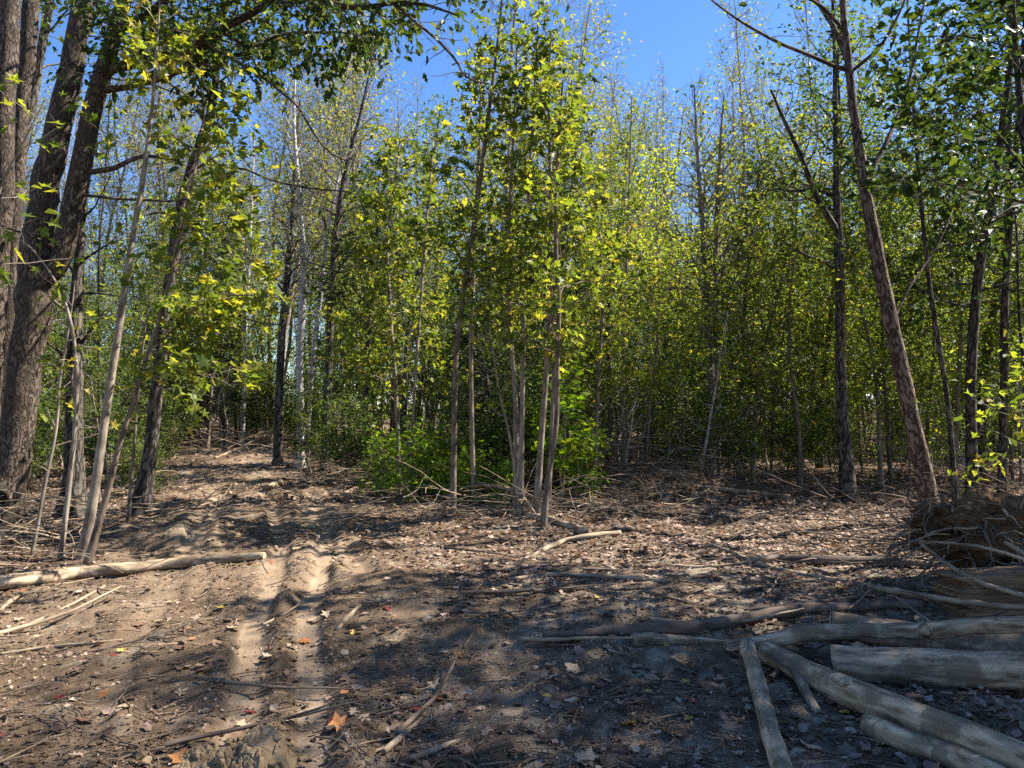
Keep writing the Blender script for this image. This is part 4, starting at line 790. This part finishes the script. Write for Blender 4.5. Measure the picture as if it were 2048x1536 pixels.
log('rear_clump_log', 'pale thin log with a bent tip behind the front clump stem', 'log', [(1040, 1008, 8), (1120, 1010, 9), (1200, 1016, 10), (1250, 1020, 10), (1272, 1036, 9)], 'stick', 9, 50, .06, seed=22, jit=.2)
log('arched_branch', 'arching branch leaning over the foot of the clump', 'branch', [(880, 998, 5), (930, 975, 6, .25), (990, 972, 7, .35), (1040, 990, 7, .28), (1072, 1030, 5, .05)], 'stick', 7, 50, .04, seed=23, ends=(False, False), jit=.2)
log('second_arched_branch', 'long thin branch running behind the clump feet', 'branch', [(900, 1004, 5), (980, 996, 7, .08), (1060, 992, 8, .1), (1110, 998, 7, .05)], 'stick', 7, 40, .04, seed=24, ends=(False, False), jit=.2)
log('pale_heap_log', 'short pale broken log at the edge of the shrubs left of the clump', 'log', [(688, 988, 9), (712, 978, 11), (744, 966, 12)], 'stick', 10, 20, .1, seed=25)
log('dark_heap_log', 'short dark broken log just below the pale broken one', 'log', [(692, 994, 11), (720, 996, 11), (752, 992, 9)], 'log_dark', 10, 20, .1, seed=26)
log('trail_chunk', 'short pale chunk of wood lying in the trail', 'wood', [(528, 976, 10), (545, 970, 12), (562, 964, 10)], 'stick', 10, 16, .12, seed=27)
log('curving_dead_limb', 'curving dead limb reaching up at the far end of the trail', 'branch', [(430, 916, 6), (470, 900, 6, .1), (505, 884, 6, .25), (530, 872, 4, .5)], 'stick', 7, 40, .05, seed=28, ends=(False, False), jit=.2)
log('far_dead_limb', 'dark dead limb lying across the left end of the trail', 'branch', [(300, 915, 8, .2), (370, 872, 8, .5), (430, 858, 7, .6), (500, 868, 4, .4)], 'log_dark', 7, 40, .05, seed=29, ends=(False, False), jit=.2)
log('leaning_dead_pole', 'pale dead pole propped up behind the clump on the leaf bank', 'branch', [(1160, 970, 8), (1175, 945, 9, .3), (1192, 920, 8, .65)], 'stick', 8, 20, .08, seed=30)
log('rake_branch', 'thin pale branch forked over the upturned roots', 'branch', [(1840, 1085, 8, .42), (1880, 1118, 9, .30), (1940, 1156, 11, .26), (2000, 1178, 12, .22), (2070, 1196, 13, .2)], 'stick', 9, 50, .06, seed=31, ends=(False, False), jit=.3)
log('rake_branch_upper', 'thin pale branch meeting the forked one at its tip over the roots', 'branch', [(1842, 1084, 7, .43), (1900, 1087, 8, .5), (1980, 1098, 9, .5), (2060, 1122, 9, .45)], 'stick', 8, 50, .06, seed=32, ends=(False, False), jit=.3)
log('smooth_grey_limb', 'smooth grey limb curving out of the pile below the roots', 'branch', [(1950, 1152, 12, .05), (1985, 1144, 20, .08), (2030, 1134, 24, .12), (2090, 1130, 26, .15)], 'log_dark', 12, 40, .05, seed=33, ends=(False, False))
log('pale_stub_limb', 'pale broken limb sticking out of the upturned roots', 'branch', [(2008, 1084, 9, .5), (2040, 1102, 12, .45), (2080, 1126, 13, .4)], 'stick', 9, 24, .06, seed=34, ends=(False, False))
log('leaning_shoot', 'pale thin shoot leaning upright from the thick log', 'stick', [(1790, 1192, 4, .1), (1830, 1222, 5, .08), (1870, 1250, 5, .12)], 'stick', 6, 20, .05, seed=35, ends=(False, False))
log('grey_split_post', 'splintered grey stake lying near the bottom right corner', 'wood', [(1972, 1382, 7), (1995, 1405, 12), (2022, 1436, 14)], 'log_grey', 8, 20, .15, seed=36)
log('flat_bark_strip', 'weathered pale bark strip lying right of the wheel track', 'wood', [(676, 1256, 9), (695, 1235, 12), (722, 1210, 8)], 'log_grey', 8, 20, .2, seed=37)
log('split_stick', 'splintered grey stick lying in the front middle of the dirt', 'stick', [(766, 1504, 14), (800, 1475, 14), (832, 1448, 10), (852, 1425, 5)], 'log_grey', 8, 30, .15, seed=38, ends=(False, False))
log('muddy_branch', 'muddy forked branch at the bottom middle of the picture', 'branch', [(820, 1520, 14), (860, 1505, 13), (890, 1492, 12), (915, 1482, 8)], 'log_grey', 9, 30, .14, seed=39, ends=(False, False))
log('left_bleached_branch', 'bleached branch pointing down under the left end of the barkless log', 'branch', [(0, 1222, 10), (18, 1204, 11), (45, 1186, 12)], 'stick', 8, 20, .1, seed=40, ends=(False, False))
log('left_long_stick', 'long straight pale stick lying in the leaves at the left edge', 'stick', [(-20, 1280, 8), (60, 1248, 8), (140, 1210, 7), (210, 1172, 6)], 'stick', 8, 40, .05, seed=41, ends=(False, False))
log('left_low_stick', 'long thin stick along the lower left edge', 'stick', [(0, 1308, 7), (80, 1296, 7), (160, 1288, 7), (245, 1280, 5)], 'stick', 7, 40, .05, seed=42, ends=(False, False))

# split log: a squared, torn butt of a trunk seen side on
def split_log():
    p, _ = on_ground(1948, 1243, 0); D = norm(np.array([1.0, .12, .0])); side = norm(np.array([-.12, 1.0, 0])); H = .30; W = .34; L = 1.7
    root = empty('split_butt', tuple(p), 'broad butt of brown split wood with torn grain under the thin branches', 'log', LG)
    nx, nz = 60, 44; x = np.linspace(0, L, nx); z = np.linspace(-.04, 1, nz); X, Z = np.meshgrid(x, z)
    grain = fbm(X * 1.6, Z * 17, 44, 3); step = np.floor((Z + .05 * vnoise(X * 1.1, Z * 3, 45)) * 5.5) / 5.5
    front = .016 * hash2(np.floor(step * 97), step * 0, 3) + .007 * grain + .03 * Z ** 2
    end = .10 * vnoise(Z * 6, Z * 0, 46) * (1 - X / L) + .05 * vnoise(Z * 19, Z * 0, 47) * (1 - X / L)
    top = H * (1 - .10 * vnoise(X * 1.5, X * 0, 48))
    A = (X + end)[..., None] * D + front[..., None] * side + (Z * top)[..., None] * np.array([0, 0, 1.0])
    B = (X + end)[..., None] * D + (front * 0 + W)[..., None] * side + (Z * top * .96)[..., None] * np.array([0, 0, 1.0])
    V = np.concatenate([A.reshape(-1, 3), B.reshape(-1, 3)]); o2 = nx * nz
    i = np.arange(nz - 1)[:, None] * nx; j = np.arange(nx - 1)[None]
    Q = np.stack([i + j, i + j + 1, i + j + 1 + nx, i + j + nx], -1).reshape(-1, 4)
    r = np.arange(nx - 1); t0 = (nz - 1) * nx
    Qt = np.stack([t0 + r, t0 + r + 1, t0 + r + 1 + o2, t0 + r + o2], -1); k = np.arange(nz - 1) * nx; Qe = np.stack([k + o2, k, k + nx, k + nx + o2], -1)
    bk = np.concatenate([np.stack([Z * top, front, X], -1).reshape(-1, 3), np.stack([Z * top, front + .4, X], -1).reshape(-1, 3)])
    add('wood', mk_mesh('wood', V, None, np.concatenate([Q, Qt, Qe]), M['split'], vvec=bk), root)
split_log()

# ------------------------------------------------------------------ upturned root plate
def root_plate():
    p = on_ground(1990, 1170, 0)[0]; c = p + np.array([.12, .35, .40])
    root = empty('upturned_root_plate', tuple(p), 'upturned root plate of brown soil with dangling roots at the right edge', 'root plate')
    nu, nv = 120, 80; u = np.linspace(0, 2 * math.pi, nu, endpoint=False); v = np.linspace(.02, math.pi - .02, nv); U, Vv = np.meshgrid(u, v)
    X = np.sin(Vv) * np.cos(U); Y = np.sin(Vv) * np.sin(U); Z = np.cos(Vv)
    k = .9 + .30 * fbm(X * 2.1 + 4, Z * 2.1 + Y * 1.3, 41, 4) + .12 * fbm(X * 7 + Y * 3, Z * 7 + Y * 4, 42, 3) + .05 * vnoise(X * 30 + Y * 9, Z * 26 - Y * 14, 44)
    P = np.stack([X * .66 * k, Y * .34 * k, Z * .30 * k], -1)
    P[..., 0] += .25 * P[..., 2]
    P[..., 2] += .0; V = P.reshape(-1, 3) + c - p
    i = np.arange(nv - 1)[:, None] * nu; j = np.arange(nu)[None]; kk = (j + 1) % nu
    Q = np.stack([i + j, i + nu + j, i + nu + kk, i + kk], -1).reshape(-1, 4)
    add('soil', mk_mesh('soil', V, None, Q, M['rootsoil']), root)
    rg = np.random.default_rng(77)
    for _ in range(130):
        a = rg.uniform(math.pi, 2 * math.pi) if rg.uniform() < .8 else rg.uniform(0, math.pi); el = rg.uniform(-.9, .9)
        d = np.array([math.cos(a) * math.cos(el) * .72, math.sin(a) * .30, math.sin(el) * .36]); s = c - p + d * .9
        W = wander(rg, s, norm(d * np.array([1.6, 1, .4]) + np.array([0, -.15, -.08]) + rg.normal(0, .35, 3)), rg.uniform(.2, .8), 8, .22, -.06)
        b = Tubes(); r0 = rg.uniform(.004, .016); b.add(W, np.linspace(r0, .002, 8), 5, .08, seed=int(rg.integers(99)))
        add('root', b.mesh('root', M['stick'] if rg.uniform() < .4 else M['log_dark']), root)
root_plate()

# ------------------------------------------------------------------ lump of clay in the foreground
ICO_V = np.array([[1, 0, 0], [-1, 0, 0], [0, 1, 0], [0, -1, 0], [0, 0, 1], [0, 0, -1], [.6, .6, .6], [-.6, .6, .5], [.6, -.6, .55], [-.6, -.6, .6], [.6, .6, -.6], [-.6, .6, -.6], [.6, -.6, -.6], [-.6, -.6, -.6]], float)
def clod_mesh(seed):
    """A broken, angular lump: a cube-sphere cut and roughened."""
    bm_n = 9; g = np.linspace(-1, 1, bm_n); V = []; Q = []; r = np.random.default_rng(seed); off = 0
    planes = norm(r.normal(0, 1, (9, 3))); dist = r.uniform(.55, .95, 9)
    for ax in range(3):
        for sg in (-1, 1):
            A, B = np.meshgrid(g, g); C = np.full_like(A, sg); P = [None] * 3; P[ax] = C; P[(ax + 1) % 3] = A * sg; P[(ax + 2) % 3] = B
            P = norm(np.stack(P, -1).reshape(-1, 3)); t = np.min(np.where(P @ planes.T > .05, dist / np.maximum(P @ planes.T, .05), 9), axis=1); t = np.minimum(t, 1.05)
            t = t * (1 + .05 * fbm(P[:, 0] * 5 + seed, P[:, 1] * 5 + P[:, 2] * 4, 54, 3) + .03 * vnoise(P[:, 0] * 17, P[:, 1] * 17 + P[:, 2] * 13, 55))
            V.append(P * t[:, None]); i = np.arange(bm_n - 1)[:, None] * bm_n; j = np.arange(bm_n - 1)[None]
            Q.append(np.stack([i + j, i + j + 1, i + j + 1 + bm_n, i + j + bm_n], -1).reshape(-1, 4) + off); off += bm_n * bm_n
    return mk_mesh('clod', np.concatenate(V), None, np.concatenate(Q), M['clod'], flat=True)
def lump():
    p, _ = on_ground(478, 1528); root = empty('clay_lump', tuple(p), 'crumbly tan heap of clay at the bottom edge by the wheel tracks', 'dirt lump'); rg = np.random.default_rng(3)
    gx, gy = np.meshgrid(np.linspace(-.40, .40, 190), np.linspace(-.26, .26, 124))
    def cells(n, seed, tilt):
        r = np.random.default_rng(seed); c = np.stack([r.uniform(-.42, .42, n), r.uniform(-.28, .28, n)], -1); h0 = r.uniform(0, 1, n); g = r.normal(0, tilt, (n, 2))
        d = (gx[..., None] - c[:, 0]) ** 2 + (gy[..., None] - c[:, 1]) ** 2; o = np.argsort(d, -1)[..., :2]; k = o[..., 0]
        d1 = np.sqrt(np.take_along_axis(d, o[..., :1], -1))[..., 0]; d2 = np.sqrt(np.take_along_axis(d, o[..., 1:2], -1))[..., 0]
        return h0[k] + g[k][..., 0] * (gx - c[k][..., 0]) + g[k][..., 1] * (gy - c[k][..., 1]), np.clip((d2 - d1) / .012, 0, 1)
    a, ea = cells(60, 1, 1.2); b, eb = cells(500, 2, 3.0)
    dome_ = np.exp(-((gx / .24) ** 2 + (gy / .15) ** 2) ** 1.6)
    z = dome_ * (.060 + .045 * a * ea ** .4 + .020 * b * eb ** .5 + .007 * vnoise(gx * 60, gy * 60, 5)) + .012 * b * eb * np.exp(-(gx / .3) ** 2 - (gy / .2) ** 2) - .012
    wx = gx + .012 * vnoise(gx * 14, gy * 14, 8); wy = gy + .012 * vnoise(gx * 14, gy * 14, 9)
    V = np.stack([wx, wy, z + height(p[0] + gx, p[1] + gy) - p[2]], -1).reshape(-1, 3); n = 190
    i = np.arange(123)[:, None] * n; j = np.arange(n - 1)[None]
    add('mound', mk_mesh('mound', V, None, np.stack([i + j, i + j + 1, i + j + 1 + n, i + j + n], -1).reshape(-1, 4), M['clod'], flat=True), root)
    ms = [clod_mesh(k) for k in range(6)]
    for k in range(26):
        u = rg.normal(0, 1, 2) * np.array([.20, .12]); s = rg.uniform(.008, .026)
        o = add('clod', ms[k % 6], root, loc=(u[0], u[1], float(np.interp(math.hypot(u[0] / .2, u[1] / .13), [0, 1, 1.6], [.13, .05, 0])) + float(height(p[0] + u[0], p[1] + u[1])) - p[2])); o.scale = (s * 1.25, s, s * .85); o.rotation_euler = tuple(rg.uniform(-3, 3, 3))
lump()

# ------------------------------------------------------------------ fallen leaves, sticks, clods
rng = np.random.default_rng(99)
def curl(tm, seed):
    r = np.random.default_rng(seed); V = tm[0].copy(); V[:, 2] = .20 * r.uniform(-.2, 1) * np.abs(V[:, 1]) + .25 * r.uniform(-.3, 1) * (V[:, 0] - .5) ** 2 + r.normal(0, .035, len(V)); V[:, 0] -= .5; return V, tm[1]
CURL = [curl(t, i) for i, t in enumerate((MAPLE, STAR, OAK, OVAL, MAPLE, OAK, STAR, OVAL))]
FLM = {}
for k in FL:
    for j, t in enumerate(CURL): FLM[k, j] = mk_mesh('fallen_leaf', t[0], t[1], None, M['fl_' + k], fattr=np.full(len(t[1]), .5), flat=True)
names = list(FL); wts = [.34, .30, .16, .09, .06, .05]
def ground_frame(n, tilt=.35):
    az = rng.uniform(0, 6.28, n); x = np.stack([np.cos(az), np.sin(az), rng.normal(0, tilt, n)], -1); x = norm(x)
    up = rng.normal(0, tilt, (n, 3)) + np.array([0, 0, 1.0]); y = norm(np.cross(up, x)); z = np.cross(x, y); return np.stack([x, y, z], -1)
N1 = 300; yy = 2.9 + 3.3 * rng.uniform(0, 1, N1) ** 1.15; xx = rng.uniform(-.74, .74, N1) * yy; zz = height(xx, yy); fr = ground_frame(N1, .25)
for i in range(N1):
    k = names[int(rng.choice(6, p=wts))]; s = rng.uniform(.05, .105); u = xx[i] / yy[i]
    rg_ = 'left of the wheel tracks' if u < -.42 else 'by the wheel tracks' if u < -.22 else 'in the middle of the bare dirt' if u < .25 else 'beside the log pile'
    o = add('fallen_leaf', FLM[k, int(rng.integers(len(CURL)))], None, '%s dried leaf lying %s, %s' % (k, rg_, 'in front' if yy[i] < 4.1 else 'farther back'), 'leaf', 'fallen leaves on the near dirt')
    o.matrix_world = Matrix.Translation((xx[i], yy[i], zz[i] + .012)) @ Matrix(fr[i].tolist()).to_4x4() @ Matrix.Scale(s, 4)
def litter(n, y0, y1, pw, size, dens):
    y = y0 + (y1 - y0) * rng.uniform(0, 1, n * 5) ** pw; x = rng.uniform(-.80, .80, n * 5) * (y + .6)
    keep = rng.uniform(0, 1, n * 5) < dens(x, y); x, y = x[keep][:n], y[keep][:n]; m = len(x)
    return np.stack([x, y, height(x, y) + .008 + np.abs(rng.normal(0, .009, m))], -1)
def leaf_density(x, y):
    rm, _, _ = rut_mask(x, y); tm = trail_mask(x, y)
    d = .55 + .5 * sstep(-.2, .5, fbm(x * .8, y * .8, 61, 3)) + .55 * sstep(6.2, 9.0, y) * sstep(.0, 2.5, x) + .5 * sstep(-1.2, -3.2, x - np.interp(y, *TRAIL)) * sstep(4, 6.5, y) + .5 * sstep(12, 15, y)
    return np.clip(d * (1 - .80 * tm) * (1 - .93 * rm) * (.15 + .85 * np.maximum(sstep(6.0, 8.4, y + .3 * fbm(x, y, 68, 2)), sstep(-1.5, -2.6, x - np.interp(y, *TRAIL)) * sstep(4.5, 6, y))), 0, 1)
P = litter(62000, 2.6, 19, 1.15, .08, leaf_density); m = len(P)
tv = [curl(OVAL, 20), curl(KITE, 21), curl(KITE, 22), curl(OAK, 23), curl(OVAL, 24), curl(MAPLE, 25)]
add('leaf_litter', leaves_mesh('leaf_litter', tv, P, ground_frame(m, .24), rng.uniform(.03, .085, m), rng.uniform(0, 1, m) ** (1.1 - .35 * sstep(6, 9, P[:, 1])), M['litter']), None, 'brown and tan dead leaves strewn over the clearing floor', 'leaf litter', None, 'stuff')
P = litter(45000, 2.6, 9, 1.2, .02, lambda x, y: .75 * (1 - .6 * rut_mask(x, y)[0]) * (.35 + .65 * sstep(-.3, .5, fbm(x * 1.6, y * 1.6, 66, 3)))); m = len(P); P[:, 2] -= .004
add('leaf_crumbs', leaves_mesh('leaf_crumbs', [KITE, vary(KITE, 51), NEEDLE], P, ground_frame(m, .4), .006 + .026 * rng.uniform(0, 1, m) ** 2, rng.uniform(0, .95, m), M['litter']), None, 'crushed bits of dead leaf and bark trodden into the dirt', 'leaf litter', None, 'stuff')
P = litter(26000, 12, 40, 1.4, .1, lambda x, y: .35 + .65 * sstep(0, 3, np.abs(x - np.interp(y, *TRAIL)))); m = len(P)
add('forest_floor_leaves', leaves_mesh('forest_floor_leaves', [KITE, NEEDLE], P, ground_frame(m, .6), rng.uniform(.07, .16, m), rng.uniform(0, .9, m), M['litter']), None, 'dead leaves carpeting the floor under the trees', 'leaf litter', None, 'stuff')
# twig litter
tw = Tubes()
n = 3400; y = 2.8 + 15 * rng.uniform(0, 1, n) ** 1.35; x = rng.uniform(-.78, .78, n) * y
rm, _, _ = rut_mask(x, y); ok = rng.uniform(0, 1, n) > rm; x, y = x[ok], y[ok]
for i in range(len(x)):
    L = rng.uniform(.06, .38); a = rng.normal(0, .9); r = rng.uniform(.0018, .0055)
    t = np.linspace(-.5, .5, 4) * L; px_ = x[i] + t * math.cos(a) + rng.normal(0, .012, 4); py_ = y[i] + t * math.sin(a) + rng.normal(0, .012, 4)
    pz = height(px_, py_) + r + .004; pz = np.maximum(pz, np.linspace(pz[0], pz[-1], 4)) + rng.uniform(0, .012)
    tw.add(np.stack([px_, py_, pz], -1), np.array([r, r, r * .8, r * .5]), 4, seed=i % 50)
add('twig_litter', tw.mesh('twig_litter', M['twig_floor']), None, 'countless broken twigs and root bits strewn over the dirt', 'twigs', None, 'stuff')
# single sticks
SM = []
for k in range(8):
    b = Tubes(); W = wander(rng, np.array([-.5, 0, 0.]), np.array([1, 0, 0.]), 1.0, 12, .10, 0); W[:, 2] *= .25
    b.add(W, np.linspace(.016, .005, 12) * rng.uniform(.7, 1.2), 6, .1, seed=k)
    if k % 2: q = W[6]; b.add(np.array([q, q + [.14, .10 * (-1) ** k, .03], q + [.26, .13 * (-1) ** k, .05]]), [.008, .006, .003], 4)
    SM.append(b.mesh('stick', M[('stick', 'log_dark', 'twig_floor', 'log_dark')[k % 4]]))
for i in range(84):
    y = 3.4 + 12 * rng.uniform(0, 1) ** 1.1; x = rng.uniform(-.74, .74) * y; L = rng.uniform(.3, 1.0) * (1 + .06 * y)
    u = x / y; rg_ = 'left of the trail' if u < -.42 else 'in the trail' if u < -.2 else 'in the middle of the clearing' if u < .25 else 'near the log pile'
    o = add('fallen_stick', SM[i % 8], None, '%s broken stick%s lying %s, %s' % (('pale', 'dark', 'brown', 'dark')[i % 4], ' with a side twig' if i % 2 else '', rg_, 'in front' if y < 5 else 'halfway back' if y < 9 else 'far back'), 'stick', 'broken sticks on the clearing floor')
    a = rng.normal(0, .8); s0 = float(height(x - .4 * L * math.cos(a), y - .4 * L * math.sin(a))); s1 = float(height(x + .4 * L * math.cos(a), y + .4 * L * math.sin(a)))
    o.rotation_euler = (rng.uniform(-.4, .4), -math.atan2(s1 - s0, .8 * L), a); o.location = (x, y, max((s0 + s1) / 2, float(height(x, y))) + .012); o.scale = (L, L * .9, L * .9)
# brush: tangles of thin branches at the foot of the trees
def brush(name, label, cx, cy, rx, ry, n, Lr, hz, seed, mat='stick'):
    rg = np.random.default_rng(seed); b = Tubes()
    for _ in range(n):
        x = cx + rg.normal(0, rx); y = cy + rg.normal(0, ry); a = rg.normal(0, .8); L = rg.uniform(*Lr); e = rg.normal(.08, .2)
        p = np.array([x, y, float(height(x, y)) + rg.uniform(.01, hz)])
        W = wander(rg, p, np.array([math.cos(a) * rg.choice([-1, 1]), math.sin(a), e]), L, 8, .13, -.03); W[:, 2] = np.maximum(W[:, 2], height(W[:, 0], W[:, 1]) + .01)
        r = rg.uniform(.003, .011); b.add(W, np.linspace(r, r * .3, 8), 4, seed=int(rg.integers(90)))
    add(name, b.mesh(name, M[mat]), None, label, 'brush', None, 'stuff')
brush('brush_tangle', 'tangle of dead twigs under the left saplings', -6.0, 8.3, .9, .7, 150, (.4, 1.5), .3, 1)
brush('brush_tangle', 'tangle of dead branches round the feet of the clump', .1, 10.4, 1.5, .5, 180, (.4, 1.6), .32, 2)
brush('brush_tangle', 'pile of dark dead branches left of the upturned roots', 4.8, 7.6, .9, .6, 180, (.4, 1.5), .30, 3, 'log_dark')
brush('brush_tangle', 'pale and dark sticks heaped over the upturned roots', 5.0, 6.6, .6, .4, 60, (.3, 1.3), .6, 8, 'twig_floor')
brush('brush_tangle', 'dead brush heaped on the leaf bank behind the clump', 2.2, 13.6, 2.2, .5, 260, (.4, 1.6), .55, 4, 'log_dark')
brush('brush_tangle', 'dead brush across the far end of the trail', -8.6, 20.0, 2.2, 1.2, 130, (.6, 2.4), .5, 5)
brush('brush_tangle', 'dead brush along the foot of the right-hand trees', 6.5, 13.2, 1.8, .7, 110, (.5, 1.8), .3, 6, 'log_dark')
brush('brush_tangle', 'low dead brush along the shrubs between trail and clump', -2.6, 15.0, 1.6, .6, 160, (.4, 1.6), .5, 9)
brush('brush_tangle', 'dead twigs heaped at the roots of the forked tree', -7.2, 10.2, .8, .6, 110, (.4, 1.4), .5, 10)
# crumbs of dirt
n = 15000; y = 2.7 + 8 * rng.uniform(0, 1, n) ** 1.5; x = rng.uniform(-.78, .78, n) * y; rm, _, _ = rut_mask(x, y); ok = (rng.uniform(0, 1, n) > rm * .95) & (fbm(x * 1.3, y * 1.3, 71, 2) > -.25); x, y = x[ok], y[ok]; m = len(x)
ico = np.array([[1, 0, 0], [-1, 0, 0], [0, 1, 0], [0, -1, 0], [0, 0, 1], [0, 0, -1], [.6, .6, .6], [-.6, .6, .5], [.6, -.6, .55], [-.6, -.6, .6]], float)
it = np.array([[4, 6, 7], [4, 7, 9], [4, 9, 8], [4, 8, 6], [0, 2, 6], [2, 7, 6], [2, 1, 7], [1, 9, 7], [1, 3, 9], [3, 8, 9], [3, 0, 8], [0, 6, 8], [0, 5, 2], [2, 5, 1], [1, 5, 3], [3, 5, 0]])
sz = .004 + .016 * rng.uniform(0, 1, m) ** 2.5 + (rng.uniform(0, 1, m) > .985) * .018
V = ico[None] * (1 + rng.normal(0, .22, (m, 10, 1))) * sz[:, None, None] * np.array([1.2, 1, .75]); ca, sa = np.cos(rng.uniform(0, 6.3, m))[:, None], None
V = V + np.stack([x, y, height(x, y) + sz * .3], -1)[:, None]
add('dirt_crumbs', mk_mesh('dirt_crumbs', V.reshape(-1, 3), (it[None] + (np.arange(m) * 10)[:, None, None]).reshape(-1, 3), None, M['ground'], flat=True), None, 'crumbs and clods of dark dirt over the churned ground', 'dirt', None, 'stuff')
